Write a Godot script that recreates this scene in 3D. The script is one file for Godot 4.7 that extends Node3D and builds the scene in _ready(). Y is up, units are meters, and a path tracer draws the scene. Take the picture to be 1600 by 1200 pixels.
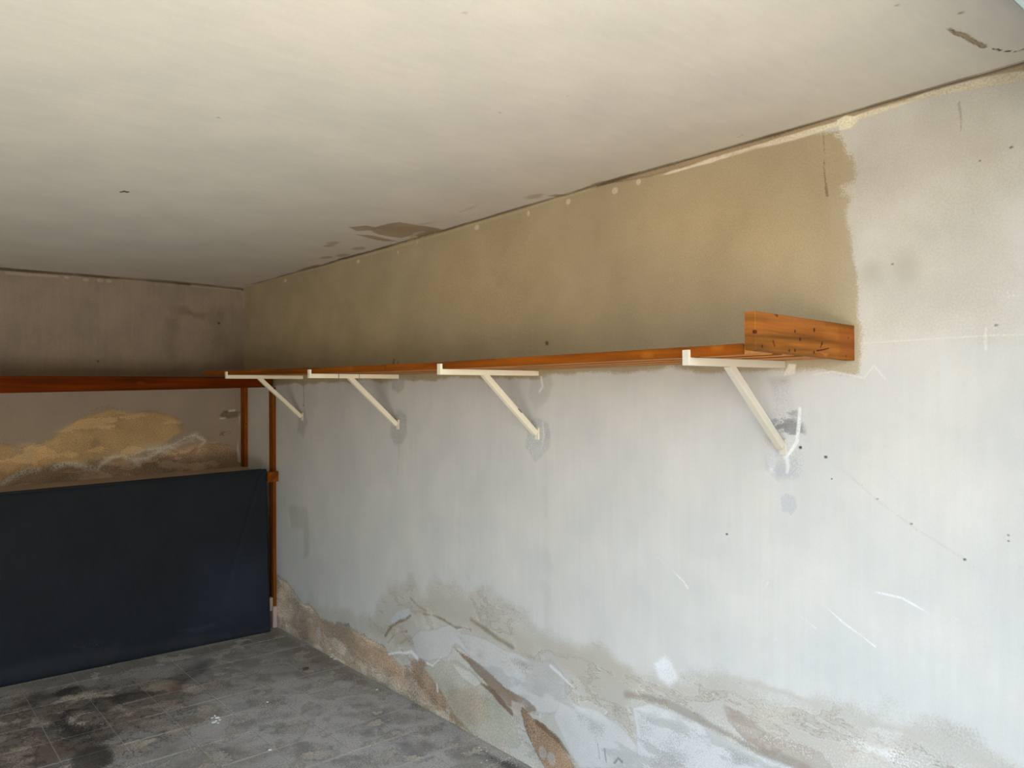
extends Node3D
# A bare garage seen towards its back right corner: x runs along the back wall to the right, y is up, the back wall stands at z = -5.70.
const RX := 2.189
const LX := -3.60
const SX := -1.25
const BZ := -5.70
const FZ := 0.0
const CY := 2.407
var used := {}
var mats := {}
var art := {}


# ---------------------------------------------------------------- painted surfaces (colour, wear, some painted light and fine relief of plaster, wood, cement)
class Canvas:
	var w: int
	var h: int
	var u0: float
	var v1: float
	var pp: float
	var buf: PackedByteArray
	var hb: PackedByteArray
	var na: PackedByteArray
	var nb: PackedByteArray
	var nd: PackedByteArray

	func noise(sd: int, freq: float, oct: int, gain: float, sx: int, sy: int) -> PackedByteArray:
		var n := FastNoiseLite.new()
		n.noise_type = FastNoiseLite.TYPE_SIMPLEX_SMOOTH
		n.seed = sd
		n.fractal_type = FastNoiseLite.FRACTAL_FBM
		n.fractal_octaves = oct
		n.fractal_gain = gain
		n.frequency = freq / pp
		n.offset = Vector3(u0 * pp / sx, -v1 * pp / sy, 0)
		var im := n.get_image(maxi(w / sx, 2), maxi(h / sy, 2), false, false, false)
		if sx > 1 or sy > 1:
			im.resize(w, h, Image.INTERPOLATE_CUBIC)
		return im.get_data()

	# a rectangle of wall from (u0, v0) to (u1, v1) metres with a mottled ground colour
	func _init(u0_: float, v0_: float, u1_: float, v1_: float, ppm: float, sd: int, col: Color, blot: float, grain: float, streak: float, sx: int, sy: int, tint: float, rough: float) -> void:
		u0 = u0_
		v1 = v1_
		pp = ppm
		w = int(round((u1_ - u0_) * ppm))
		h = int(round((v1_ - v0_) * ppm))
		na = noise(sd, 2.4, 6, 0.56, 1, 1)
		nb = noise(sd + 1, 130.0 if ppm > 600.0 else 85.0, 3, 0.65, 1, 1)
		nd = noise(sd + 5, 4.6, 6, 0.6, 1 if sx == 3 else 3, 1)   # flaking runs sideways on walls, evenly on the floor
		var nc := noise(sd + 2, 26.0, 4, 0.6, sx, sy)
		buf.resize(w * h * 3)
		hb.resize(w * h)
		var cr := col.r * 255.0
		var cg := col.g * 255.0
		var cb := col.b * 255.0
		var j := 0
		for i in w * h:
			var fa := (na[i] - 128) * 0.0156
			var fb := (nb[i] - 128) * 0.0156
			var fc := (nc[i] - 128) * 0.0156
			var k := 1.0 + blot * fa + grain * fb + streak * fc
			var t := tint * (fa - fc * 0.5)
			buf[j] = clampi(int(cr * (k + t)), 0, 255)
			buf[j + 1] = clampi(int(cg * k), 0, 255)
			buf[j + 2] = clampi(int(cb * (k - t)), 0, 255)
			hb[i] = clampi(int(128.0 + rough * (fb * 4.0 + fa * 8.0)), 0, 255)
			j += 3

	# a patch (closed outline, width 0) or a stroke of that width. o: c colour, a strength, s softness, j raggedness (metres), g grain, m mottling, h height step, r roughness of relief, e edge darkening
	func put(p: Array, o: Dictionary, width := 0.0) -> Canvas:
		var q := PackedFloat32Array(p)
		var n := q.size() / 2
		var soft: float = o.get("s", 0.004)
		var jag: float = o.get("j", 0.004)
		var alpha: float = o.get("a", 1.0)
		var grain: float = o.get("g", 0.05)
		var mott: float = o.get("m", 0.0)
		var mo: float = o.get("mo", 0.5)
		var dh: float = o.get("h", 0.0)
		var rgh: float = o.get("r", 0.0)
		var edge: float = o.get("e", 0.0)
		var ew: float = o.get("ew", 0.005)
		var fine: float = o.get("f", 0.25) * jag
		var vein: float = o.get("v", 9.0)
		var vw: float = o.get("vw", 12.0)
		var cut: float = o.get("k", 9.0)
		var kw: float = o.get("kw", 8.0)
		var col: Color = o.c
		var reach := soft + jag * 1.6 + width * 0.5 + ew
		var lo := Vector2(1e9, 1e9)
		var hi := Vector2(-1e9, -1e9)
		for i in n:
			lo = lo.min(Vector2(q[i * 2], q[i * 2 + 1]))
			hi = hi.max(Vector2(q[i * 2], q[i * 2 + 1]))
		var x0 := clampi(int((lo.x - reach - u0) * pp), 0, w)
		var x1 := clampi(int((hi.x + reach - u0) * pp) + 1, 0, w)
		var y0 := clampi(int((v1 - hi.y - reach) * pp), 0, h)
		var y1 := clampi(int((v1 - lo.y + reach) * pp) + 1, 0, h)
		if x1 <= x0 or y1 <= y0:
			return self
		var cell := 2 if width > 0.0 else clampi(maxi(x1 - x0, y1 - y0) / 60, 2, 7)
		var gw := (x1 - x0) / cell + 2
		var gh := (y1 - y0) / cell + 2
		var g := PackedFloat32Array()
		g.resize(gw * gh)
		var segs := n - 1 if width > 0.0 else n
		for gy in gh:
			var v := v1 - (y0 + gy * cell) / pp
			for gx in gw:
				var u := u0 + (x0 + gx * cell) / pp
				var best := 1e9
				var inside := false
				for k in segs:
					var k2 := (k + 1) % n
					var ax := q[k * 2]
					var ay := q[k * 2 + 1]
					var bx := q[k2 * 2] - ax
					var by := q[k2 * 2 + 1] - ay
					var px := u - ax
					var py := v - ay
					var t := clampf((px * bx + py * by) / (bx * bx + by * by + 1e-9), 0.0, 1.0)
					var ex := px - t * bx
					var ey := py - t * by
					best = minf(best, ex * ex + ey * ey)
					if (py < 0.0) != (py - by < 0.0) and px < py * bx / (by if by != 0.0 else 1e-9):
						inside = not inside
				var dd := sqrt(best)
				g[gy * gw + gx] = dd - width * 0.5 if width > 0.0 else (-dd if inside else dd)
		var inv := 1.0 / cell
		var is_ := 1.0 / soft
		for y in range(y0, y1):
			var fy := (y - y0) * inv
			var gy2 := int(fy)
			fy -= gy2
			var row := gy2 * gw
			var i := y * w + x0
			for x in range(x0, x1):
				var fx := (x - x0) * inv
				var gx2 := int(fx)
				fx -= gx2
				var at := row + gx2
				var d := (g[at] * (1.0 - fx) + g[at + 1] * fx) * (1.0 - fy) + (g[at + gw] * (1.0 - fx) + g[at + gw + 1] * fx) * fy
				if d < reach:
					var fa := (na[i] - 128) * 0.0156
					var fb := (nb[i] - 128) * 0.0156
					d += jag * fa + fine * fb
					var m := clampf(0.5 - d * is_, 0.0, 1.0)
					if m > 0.0:
						if mott > 0.0:
							m *= clampf(mo + mott * (fb * 0.7 + fa), 0.0, 1.0)
						if vein < 8.0:
							m *= clampf(1.0 - absf((nd[i] - 128) * 0.0156 - vein) * vw, 0.0, 1.0)
						if cut < 8.0:
							m *= clampf(0.5 + ((nd[i] - 128) * 0.0156 + fb * 0.12 - cut) * kw, 0.0, 1.0)
						if m <= 0.0:
							i += 1
							continue
						var k := 1.0 + grain * (fb * 1.1 + fa)
						if edge > 0.0:
							k -= edge * clampf(1.0 - absf(d) / ew, 0.0, 1.0)
						var ma := m * alpha
						k *= ma * 255.0
						var j := i * 3
						var r := 1.0 - ma
						buf[j] = clampi(int(buf[j] * r + col.r * k), 0, 255)
						buf[j + 1] = clampi(int(buf[j + 1] * r + col.g * k), 0, 255)
						buf[j + 2] = clampi(int(buf[j + 2] * r + col.b * k), 0, 255)
						if dh != 0.0 or rgh != 0.0:
							hb[i] = clampi(int(hb[i] + m * (dh + rgh * (fb * 0.55 + fa * 0.8))), 0, 255)
				i += 1
		return self

	func dot(u: float, v: float, ru: float, rv: float, o: Dictionary) -> Canvas:
		var p := []
		for k in 10:
			p += [u + cos(k * TAU / 10) * ru, v + sin(k * TAU / 10) * rv]
		return put(p, o)

	func done() -> Array:
		return [Image.create_from_data(w, h, false, Image.FORMAT_RGB8, buf), Image.create_from_data(w, h, false, Image.FORMAT_L8, hb)]

	func uv(u: float, v: float) -> Vector2:
		return Vector2((u - u0) * pp / w, (v1 - v) * pp / h)


const PAINT := Color(0.798, 0.784, 0.746)
const OLD := Color(0.682, 0.620, 0.498)
const TAN := Color(0.630, 0.545, 0.440)
const BROWN := Color(0.545, 0.460, 0.375)
const SALT := Color(0.900, 0.895, 0.870)
const SKIM := Color(0.790, 0.772, 0.735)

# everything that wears, stains and peels on the right wall, and a painted warm cast; u is the distance from the camera's plane, v the height
func wall_marks(cv: Canvas) -> void:
	# old unpainted cream above the shelf, with a ragged brushed edge
	cv.put([1.092, 2.364, 1.076, 2.303, 1.063, 2.268, 1.058, 2.212, 1.092, 2.200, 1.091, 2.175, 1.068, 2.160, 1.082, 2.123, 1.067, 2.055, 1.059, 1.989, 1.050, 1.914, 1.048, 1.839, 1.034, 1.779, 1.035, 1.691, 1.043, 1.644, 1.144, 1.659, 1.237, 1.654, 1.577, 1.676, 1.684, 1.679, 2.191, 1.673, 2.381, 1.666, 3.419, 1.675, 4.278, 1.675, 5.026, 1.665, 5.706, 1.664, 5.698, 2.452, 3.065, 2.429, 1.849, 2.427], {"c": OLD, "s": 0.012, "j": 0.016, "g": 0.03, "h": -9.0, "r": 3.0})
	cv.put([1.850, 2.337, 1.492, 2.306, 1.199, 2.145, 1.140, 2.000, 1.331, 1.946, 1.680, 2.031, 1.979, 2.168], {"c": Color(0.765, 0.665, 0.515), "a": 0.4, "s": 0.2, "j": 0.06})
	cv.put([3.067, 2.273, 2.496, 2.303, 2.185, 2.148, 2.261, 1.975, 2.768, 1.936, 3.414, 2.087], {"c": Color(0.76, 0.665, 0.50), "a": 0.35, "s": 0.3, "j": 0.08})
	cv.put([5.020, 2.242, 3.956, 2.250, 3.414, 2.087, 3.418, 1.785, 5.025, 1.805], {"c": Color(0.70, 0.63, 0.47), "a": 0.35, "s": 0.3, "j": 0.1})
	# band of bare render and pale filler below the ceiling
	cv.put([2.076, 2.413, 1.849, 2.410, 1.325, 2.406, 1.038, 2.409, 0.623, 2.408, 0.623, 2.383, 0.931, 2.392, 1.076, 2.382, 1.325, 2.386, 1.675, 2.384, 1.819, 2.385], {"c": Color(0.66, 0.575, 0.46), "s": 0.004, "j": 0.004, "e": 0.2, "h": -22.0, "r": 10.0})
	cv.put([1.796, 2.379, 1.568, 2.388, 1.325, 2.386, 1.096, 2.393, 1.038, 2.396, 0.931, 2.397, 0.815, 2.401, 0.723, 2.396, 0.623, 2.383, 0.624, 2.367, 0.723, 2.376, 0.847, 2.390, 0.931, 2.383, 1.029, 2.377, 1.115, 2.376, 1.238, 2.375, 1.371, 2.381, 1.542, 2.373, 1.675, 2.373], {"c": Color(0.885, 0.840, 0.735), "s": 0.004, "j": 0.005, "g": 0.06, "h": 10.0, "r": 8.0})
	cv.put([1.101, 2.397, 1.072, 2.405, 1.039, 2.392, 1.035, 2.373, 1.058, 2.359, 1.092, 2.362], {"c": Color(0.92, 0.885, 0.775), "s": 0.004, "j": 0.006, "h": 14.0, "r": 20.0})
	cv.put([1.115, 2.361, 1.081, 2.357, 1.073, 2.338, 1.104, 2.341], {"c": Color(0.82, 0.78, 0.70), "s": 0.004, "j": 0.008, "m": 2.0, "r": 30.0})
	cv.put([1.092, 2.347, 1.054, 2.345, 1.052, 2.244, 1.074, 2.290], {"c": Color(0.80, 0.775, 0.71), "s": 0.010, "j": 0.012, "m": 1.5, "r": 16.0})
	cv.put([1.092, 2.200, 1.052, 2.207, 1.053, 2.155, 1.089, 2.171], {"c": Color(0.81, 0.785, 0.715), "s": 0.006, "j": 0.006, "m": 0.8, "mo": 0.8, "r": 10.0})
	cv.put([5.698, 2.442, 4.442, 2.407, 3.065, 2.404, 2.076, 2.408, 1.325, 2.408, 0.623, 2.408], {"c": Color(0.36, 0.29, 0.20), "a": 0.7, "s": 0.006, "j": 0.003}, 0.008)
	cv.put([5.465, 2.416, 4.442, 2.395, 3.411, 2.388, 2.762, 2.394, 2.076, 2.401], {"c": Color(0.74, 0.68, 0.55), "a": 0.6, "s": 0.006, "j": 0.004}, 0.010)
	for p in [[[2.835, 2.374], 0.018], [[2.226, 2.375], 0.013], [[1.973, 2.367], 0.013], [[1.856, 2.376], 0.012], [[4.956, 2.375], 0.02], [[3.338, 2.384], 0.008], [[2.470, 2.373], 0.008], [[3.955, 2.368], 0.02], [[3.524, 2.358], 0.008]]:
		cv.dot(p[0][0], p[0][1], p[1], 0.011, {"c": Color(0.80, 0.76, 0.66), "s": 0.004, "j": 0.006, "h": 14.0})
	cv.put([1.141, 2.358, 1.138, 2.305, 1.141, 2.264, 1.135, 2.209, 1.132, 2.180], {"c": Color(0.45, 0.38, 0.27), "a": 0.55, "s": 0.0025, "j": 0.004, "h": -20.0}, 0.0015)
	cv.put([0.770, 2.350, 0.765, 2.298, 0.767, 2.274], {"c": Color(0.5, 0.45, 0.38), "a": 0.45, "s": 0.0025, "j": 0.003, "h": -16.0}, 0.0012)
	# grime, scuffs and painted warm light right of the shelf
	for p in [[[0.997, 1.944], 0.022, 0.3], [[0.913, 1.947], 0.03, 0.3], [[1.008, 1.923], 0.014, 0.25], [[0.906, 1.918], 0.02, 0.25]]:
		cv.dot(p[0][0], p[0][1], p[1], p[1], {"c": Color(0.50, 0.46, 0.38), "a": p[2], "s": 0.05, "j": 0.01, "m": 0.4, "mo": 0.8})
	for p in [[[0.945, 1.951], 0.004], [[0.691, 1.762], 0.004], [[0.905, 1.235], 0.006], [[0.891, 1.220], 0.004], [[0.879, 1.216], 0.003], [[0.996, 1.294], 0.005], [[0.772, 1.159], 0.004], [[0.672, 1.236], 0.003], [[0.671, 1.221], 0.003], [[1.493, 1.128], 0.006], [[1.146, 1.403], 0.003], [[1.038, 1.330], 0.003], [[0.913, 1.399], 0.003], [[0.652, 2.203], 0.006], [[0.723, 2.186], 0.003], [[1.129, 1.340], 0.002]]:
		cv.dot(p[0][0], p[0][1], p[1] * 0.75, p[1] * 0.42, {"c": Color(0.30, 0.27, 0.24), "a": 0.8, "s": 0.003, "j": 0.003, "h": -40.0})
	cv.put([1.198, 1.446, 1.128, 1.389, 1.071, 1.350, 0.995, 1.289, 0.895, 1.224, 0.772, 1.159, 0.696, 1.105], {"c": Color(0.60, 0.595, 0.58), "a": 0.45, "s": 0.008, "j": 0.006, "m": 1.6, "h": -10.0}, 0.004)
	cv.put([1.038, 1.736, 0.940, 1.736, 0.808, 1.737, 0.717, 1.738, 0.632, 1.735], {"c": Color(0.90, 0.885, 0.84), "a": 0.7, "s": 0.003, "j": 0.002}, 0.003)
	cv.put([0.715, 1.755, 0.717, 1.728, 0.716, 1.702], {"c": Color(0.90, 0.885, 0.84), "a": 0.7, "s": 0.004, "j": 0.003}, 0.004)
	cv.put([1.577, 1.691, 1.226, 1.687, 1.051, 1.692, 1.037, 1.802, 0.631, 1.802, 0.632, 1.723, 1.011, 1.718, 1.039, 1.646, 1.226, 1.656], {"c": Color(0.80, 0.76, 0.68), "a": 0.25, "s": 0.03, "j": 0.02})
	cv.put([0.806, 1.860, 0.686, 1.855, 0.631, 1.830, 0.687, 1.823, 0.776, 1.832], {"c": SALT, "a": 0.5, "s": 0.01, "j": 0.012, "m": 2.2, "mo": 0.0})
	cv.put([1.185, 1.649, 1.125, 1.657, 1.030, 1.636, 1.000, 1.670, 0.969, 1.631], {"c": Color(0.87, 0.85, 0.80), "a": 0.6, "s": 0.004, "j": 0.003}, 0.006)
	cv.put([1.061, 2.119, 0.626, 2.165, 0.631, 1.818, 1.028, 1.801], {"c": Color(0.78, 0.735, 0.655), "a": 0.35, "s": 0.12, "j": 0.08})  # warm bounce light put into the paint colour
	cv.put([1.039, 2.355, 0.623, 2.370, 0.627, 2.133, 1.043, 2.079], {"c": Color(0.77, 0.72, 0.635), "a": 0.35, "s": 0.12, "j": 0.06})  # the same painted warm light, up to the ceiling
	# scraped render and smears round the bracket feet
	cv.put([1.348, 1.500, 1.303, 1.542, 1.218, 1.523, 1.204, 1.426, 1.226, 1.338, 1.306, 1.317, 1.352, 1.358], {"c": Color(0.60, 0.598, 0.592), "a": 0.75, "s": 0.02, "j": 0.014, "m": 1.1, "mo": 0.45, "g": 0.14, "r": 22.0})
	cv.put([1.335, 1.642, 1.265, 1.649, 1.249, 1.542, 1.280, 1.486, 1.310, 1.542], {"c": Color(0.66, 0.65, 0.63), "a": 0.7, "s": 0.02, "j": 0.012, "m": 0.8, "r": 14.0})
	cv.put([1.337, 1.476, 1.288, 1.502, 1.228, 1.488, 1.213, 1.426, 1.251, 1.355, 1.312, 1.345, 1.343, 1.395], {"c": Color(0.47, 0.465, 0.46), "a": 0.6, "s": 0.02, "j": 0.02, "k": 0.10, "kw": 9.0, "r": 16.0})
	cv.put([1.322, 1.622, 1.252, 1.637, 1.245, 1.523, 1.293, 1.486, 1.318, 1.541], {"c": Color(0.54, 0.535, 0.52), "a": 0.55, "s": 0.02, "j": 0.02, "k": 0.08, "kw": 8.0})
	cv.put([1.347, 1.419, 1.315, 1.441, 1.304, 1.332, 1.339, 1.339], {"c": Color(0.86, 0.855, 0.84), "a": 0.6, "s": 0.01, "j": 0.012, "m": 1.4, "r": 14.0})
	cv.dot([1.227, 1.427][0], [1.227, 1.427][1], 0.0035, 0.0025, {"c": Color(0.25, 0.23, 0.21), "a": 0.9, "s": 0.003, "j": 0.003, "h": -40.0})
	cv.put([1.226, 1.546, 1.230, 1.503, 1.237, 1.444, 1.259, 1.412, 1.270, 1.399], {"c": SALT, "s": 0.004, "j": 0.003, "h": 30.0, "r": 12.0}, 0.008)
	cv.put([1.274, 1.399, 1.268, 1.368, 1.273, 1.348], {"c": SALT, "a": 0.8, "s": 0.008, "j": 0.006, "h": 16.0}, 0.014)
	cv.put([1.264, 1.687, 1.234, 1.685, 1.241, 1.652, 1.282, 1.645], {"c": Color(0.86, 0.835, 0.765), "s": 0.004, "j": 0.004, "h": 16.0, "r": 14.0})
	cv.put([1.300, 1.272, 1.274, 1.284, 1.248, 1.275, 1.242, 1.244, 1.262, 1.215, 1.272, 1.225, 1.292, 1.223], {"c": Color(0.725, 0.715, 0.695), "a": 0.75, "s": 0.004, "j": 0.004, "g": 0.02})
	cv.put([1.338, 1.420, 1.213, 1.426, 1.208, 1.155, 1.337, 1.137], {"c": Color(0.74, 0.745, 0.75), "a": 0.3, "s": 0.05, "j": 0.03, "m": 0.8})
	cv.put([2.497, 1.467, 2.439, 1.496, 2.352, 1.476, 2.345, 1.370, 2.393, 1.330, 2.442, 1.305, 2.499, 1.362], {"c": Color(0.69, 0.69, 0.67), "a": 0.7, "s": 0.012, "j": 0.008, "g": 0.10, "r": 14.0})
	cv.put([2.454, 1.665, 2.334, 1.684, 2.319, 1.636, 2.358, 1.562, 2.439, 1.529, 2.479, 1.594], {"c": Color(0.72, 0.705, 0.66), "a": 0.7, "s": 0.016, "j": 0.010, "m": 0.5, "mo": 0.8, "r": 16.0})
	cv.put([2.397, 1.664, 2.389, 1.626, 2.410, 1.605], {"c": SALT, "a": 0.7, "s": 0.006, "j": 0.003, "h": 14.0}, 0.012)
	cv.put([2.391, 1.475, 2.384, 1.422, 2.401, 1.362], {"c": Color(0.84, 0.825, 0.78), "a": 0.7, "s": 0.008, "j": 0.006, "h": 12.0}, 0.012)
	cv.put([3.600, 1.446, 3.521, 1.516, 3.458, 1.483, 3.447, 1.383, 3.498, 1.333, 3.575, 1.337, 3.614, 1.383], {"c": Color(0.68, 0.675, 0.645), "a": 0.6, "s": 0.02, "j": 0.008, "g": 0.08, "r": 10.0})
	cv.put([3.584, 1.681, 3.469, 1.686, 3.469, 1.632, 3.533, 1.598, 3.598, 1.633], {"c": Color(0.66, 0.65, 0.61), "a": 0.6, "s": 0.014, "j": 0.008, "r": 12.0})
	cv.put([4.766, 1.481, 4.670, 1.503, 4.633, 1.421, 4.691, 1.329, 4.767, 1.368], {"c": Color(0.66, 0.65, 0.62), "a": 0.6, "s": 0.03, "j": 0.010, "r": 8.0})
	cv.put([4.687, 1.686, 4.679, 1.586, 4.679, 1.528], {"c": Color(0.50, 0.48, 0.43), "a": 0.5, "s": 0.012, "j": 0.004}, 0.008)
	for p in [[3.570, 1.784], [3.577, 1.771], [3.531, 1.769], [4.689, 1.532], [2.359, 1.808]]:
		cv.dot(p[0], p[1], 0.007, 0.006, {"c": Color(0.34, 0.29, 0.22), "a": 0.7, "s": 0.006, "j": 0.006})
	# faint square ghost and drips in the middle of the wall
	cv.put([4.911, 0.853, 4.620, 0.888, 4.614, 0.578, 4.680, 0.560, 4.697, 0.723, 4.892, 0.706], {"c": Color(0.66, 0.64, 0.58), "a": 0.4, "s": 0.03, "j": 0.012})
	cv.put([3.547, 1.516, 3.524, 1.312, 3.538, 1.174], {"c": Color(0.74, 0.725, 0.68), "a": 0.5, "s": 0.02, "j": 0.01}, 0.012)
	cv.put([2.377, 1.368, 2.375, 1.154, 2.370, 0.941, 2.369, 0.728, 2.387, 0.537], {"c": Color(0.75, 0.74, 0.70), "a": 0.35, "s": 0.03, "j": 0.016}, 0.03)
	for p in [[2.453, 0.711, 2.450, 0.590, 2.444, 0.469], [2.403, 0.829, 2.401, 0.668, 2.403, 0.480], [1.361, 1.053, 1.364, 0.951, 1.368, 0.848], [1.314, 1.040, 1.317, 0.940, 1.319, 0.820], [1.209, 1.078, 1.212, 0.980, 1.216, 0.864]]:
		cv.put(p, {"c": Color(0.85, 0.85, 0.83), "a": 0.5, "s": 0.012, "j": 0.008, "m": 0.8}, 0.006)
	# pale scratches
	for p in [[1.787, 1.006, 1.721, 0.971, 1.672, 0.940, 1.653, 0.919], [1.458, 0.955, 1.413, 0.951, 1.360, 0.968, 1.341, 0.997], [1.282, 0.947, 1.236, 0.913, 1.185, 0.888], [1.170, 0.970, 1.094, 0.920, 1.049, 0.899, 1.007, 0.876], [1.005, 1.030, 0.932, 1.028, 0.874, 1.005, 0.830, 0.992, 0.788, 1.001], [1.210, 1.016, 1.163, 0.998, 1.153, 0.988]]:
		cv.put(p, {"c": Color(0.93, 0.93, 0.92), "a": 0.8, "s": 0.003, "j": 0.005, "m": 0.5, "mo": 0.9}, 0.0024)
	# rising damp: the wide stain, the bare render at the foot, tide lines and salt
	cv.put([5.150, -0.031, 4.740, 0.292, 4.293, 0.302, 3.867, 0.347, 3.746, 0.465, 3.610, 0.547, 3.400, 0.626, 3.140, 0.661, 2.880, 0.679, 2.646, 0.650, 2.508, 0.623, 2.442, 0.572, 2.278, 0.582, 2.099, 0.603, 1.919, 0.595, 1.726, 0.591, 1.564, 0.632, 1.429, 0.649, 1.277, 0.660, 1.158, 0.655, 1.047, 0.655, 0.878, 0.669, 0.793, 0.658, 0.724, 0.651, 0.647, 0.658, 0.648, 0.572, 2.213, -0.059, 2.791, -0.000, 3.696, -0.011], {"c": Color(0.752, 0.727, 0.662), "a": 0.8, "s": 0.06, "j": 0.06, "g": 0.05, "h": -8.0, "r": 6.0})
	var dome := [3.868, 0.264, 3.760, 0.412, 3.558, 0.523, 3.196, 0.625, 2.880, 0.655, 2.646, 0.616, 2.435, 0.553, 2.205, 0.582, 1.919, 0.581, 1.698, 0.583, 1.465, 0.618, 1.158, 0.640, 0.954, 0.633, 0.791, 0.646, 0.703, 0.638, 1.140, 0.467, 1.878, 0.146, 2.401, -0.015, 3.092, 0.084, 3.694, 0.181]
	cv.put(dome, {"c": Color(0.70, 0.665, 0.59), "a": 0.6, "s": 0.06, "j": 0.05, "k": 0.05, "kw": 5.0, "g": 0.06})
	cv.put(dome, {"c": Color(0.815, 0.80, 0.76), "a": 0.55, "s": 0.06, "j": 0.05, "k": 0.22, "kw": 9.0, "h": 8.0, "r": 8.0})
	cv.put(dome, {"c": Color(0.60, 0.53, 0.44), "a": 0.55, "s": 0.08, "j": 0.05, "v": -0.06, "vw": 16.0, "h": -10.0})
	cv.put(dome, {"c": Color(0.57, 0.49, 0.41), "a": 0.45, "s": 0.08, "j": 0.05, "v": 0.20, "vw": 22.0, "h": -12.0})
	cv.put(dome, {"c": SALT, "a": 0.5, "s": 0.08, "j": 0.05, "v": -0.16, "vw": 26.0, "h": 8.0})
	cv.put([3.868, 0.264, 3.761, 0.377, 3.559, 0.475, 3.196, 0.593, 2.880, 0.625, 2.646, 0.587, 2.435, 0.539, 2.477, 0.433, 2.882, 0.490, 3.198, 0.491, 3.433, 0.420, 3.653, 0.261], {"c": Color(0.655, 0.605, 0.515), "a": 0.6, "s": 0.05, "j": 0.03, "m": 0.9, "mo": 0.6, "g": 0.08})
	cv.put([2.395, 0.549, 2.205, 0.595, 2.031, 0.595, 1.919, 0.581, 1.873, 0.546, 1.969, 0.400, 2.136, 0.411, 2.318, 0.476], {"c": Color(0.675, 0.63, 0.55), "a": 0.65, "s": 0.05, "j": 0.03, "m": 0.7, "mo": 0.7})
	cv.put([1.873, 0.527, 1.698, 0.581, 1.489, 0.619, 1.304, 0.614, 1.158, 0.593, 1.044, 0.585, 0.955, 0.553, 1.140, 0.486, 1.350, 0.470, 1.540, 0.510, 1.727, 0.519], {"c": Color(0.735, 0.685, 0.625), "a": 0.75, "s": 0.03, "j": 0.03, "m": 1.0, "mo": 0.65, "g": 0.10, "r": 10.0})
	cv.put([1.138, 0.627, 0.954, 0.642, 0.791, 0.646, 0.674, 0.648, 0.921, 0.557, 1.062, 0.588], {"c": Color(0.76, 0.715, 0.67), "a": 0.6, "s": 0.03, "j": 0.03, "m": 1.4, "mo": 0.5, "r": 8.0})
	# rough bare render along the floor
	cv.put([5.124, 0.349, 4.936, 0.348, 4.779, 0.264, 4.590, 0.260, 4.501, 0.219, 4.413, 0.190, 4.261, 0.216, 4.085, 0.225, 3.934, 0.230, 3.804, 0.232, 3.680, 0.213, 3.549, 0.184, 3.424, 0.166, 3.305, 0.101, 3.147, 0.052, 2.978, 0.021, 2.791, -0.000, 2.609, -0.008, 2.362, -0.040, 3.097, -0.322, 5.151, -0.141], {"c": Color(0.835, 0.760, 0.655), "s": 0.010, "j": 0.024, "g": 0.2, "h": -24.0, "r": 60.0, "e": 0.35, "ew": 0.008})
	var foot := [5.125, 0.327, 4.779, 0.251, 4.501, 0.211, 4.085, 0.218, 3.680, 0.206, 3.424, 0.160, 3.147, 0.045, 2.791, -0.006, 2.362, -0.040, 3.097, -0.322, 5.151, -0.141]
	cv.put(foot, {"c": Color(0.84, 0.795, 0.71), "a": 0.8, "s": 0.02, "j": 0.02, "k": 0.12, "kw": 7.0, "h": 14.0, "r": 20.0})
	cv.put(foot, {"c": Color(0.63, 0.53, 0.425), "a": 0.6, "s": 0.02, "j": 0.02, "v": -0.12, "vw": 9.0, "h": -16.0, "r": 20.0})
	cv.put(foot, {"c": Color(0.76, 0.745, 0.70), "a": 0.6, "s": 0.02, "j": 0.02, "v": 0.05, "vw": 14.0, "h": 10.0})
	cv.put(foot, {"c": Color(0.64, 0.535, 0.43), "a": 0.6, "s": 0.02, "j": 0.02, "k": 0.05, "kw": 4.0, "g": 0.2, "r": 20.0})
	cv.put(foot, {"c": Color(0.50, 0.42, 0.34), "a": 0.5, "s": 0.02, "j": 0.02, "v": 0.28, "vw": 14.0, "h": -14.0})
	cv.put(foot, {"c": Color(0.88, 0.85, 0.79), "a": 0.6, "s": 0.02, "j": 0.02, "v": -0.3, "vw": 14.0, "h": 14.0})
	cv.put([5.082, 0.304, 4.937, 0.305, 4.818, 0.214, 4.742, 0.105, 4.939, 0.060, 5.084, 0.094], {"c": Color(0.78, 0.71, 0.60), "a": 0.6, "s": 0.03, "j": 0.02, "g": 0.2, "r": 40.0})
	cv.put([4.422, 0.188, 4.093, 0.216, 3.694, 0.209, 3.376, 0.136, 3.093, 0.046, 3.318, 0.042, 3.695, 0.076, 4.133, 0.108], {"c": Color(0.71, 0.585, 0.46), "a": 0.65, "s": 0.03, "j": 0.02, "m": 0.8, "mo": 0.7, "g": 0.2, "r": 40.0})
	cv.put([3.436, 0.213, 3.304, 0.231, 3.146, 0.146, 2.988, 0.055, 2.888, -0.003, 3.014, 0.016, 3.202, 0.067, 3.376, 0.130], {"c": Color(0.67, 0.545, 0.42), "a": 0.75, "s": 0.02, "j": 0.02, "g": 0.2, "r": 36.0})
	# smooth greenish grey panel above it
	cv.put([3.304, 0.208, 3.144, 0.282, 3.026, 0.319, 2.874, 0.293, 2.769, 0.240, 2.642, 0.192, 2.582, 0.141, 2.544, 0.070, 2.698, -0.003, 2.878, 0.000, 3.029, 0.048, 3.146, 0.131], {"c": Color(0.725, 0.700, 0.620), "a": 0.9, "s": 0.012, "j": 0.008, "g": 0.07, "h": -6.0, "r": 8.0, "e": 0.12})
	cv.put([3.092, 0.146, 2.910, 0.229, 2.789, 0.190, 2.767, 0.066, 2.937, 0.025, 3.066, 0.076], {"c": Color(0.68, 0.605, 0.51), "a": 0.6, "s": 0.04, "j": 0.02, "g": 0.10})
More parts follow.
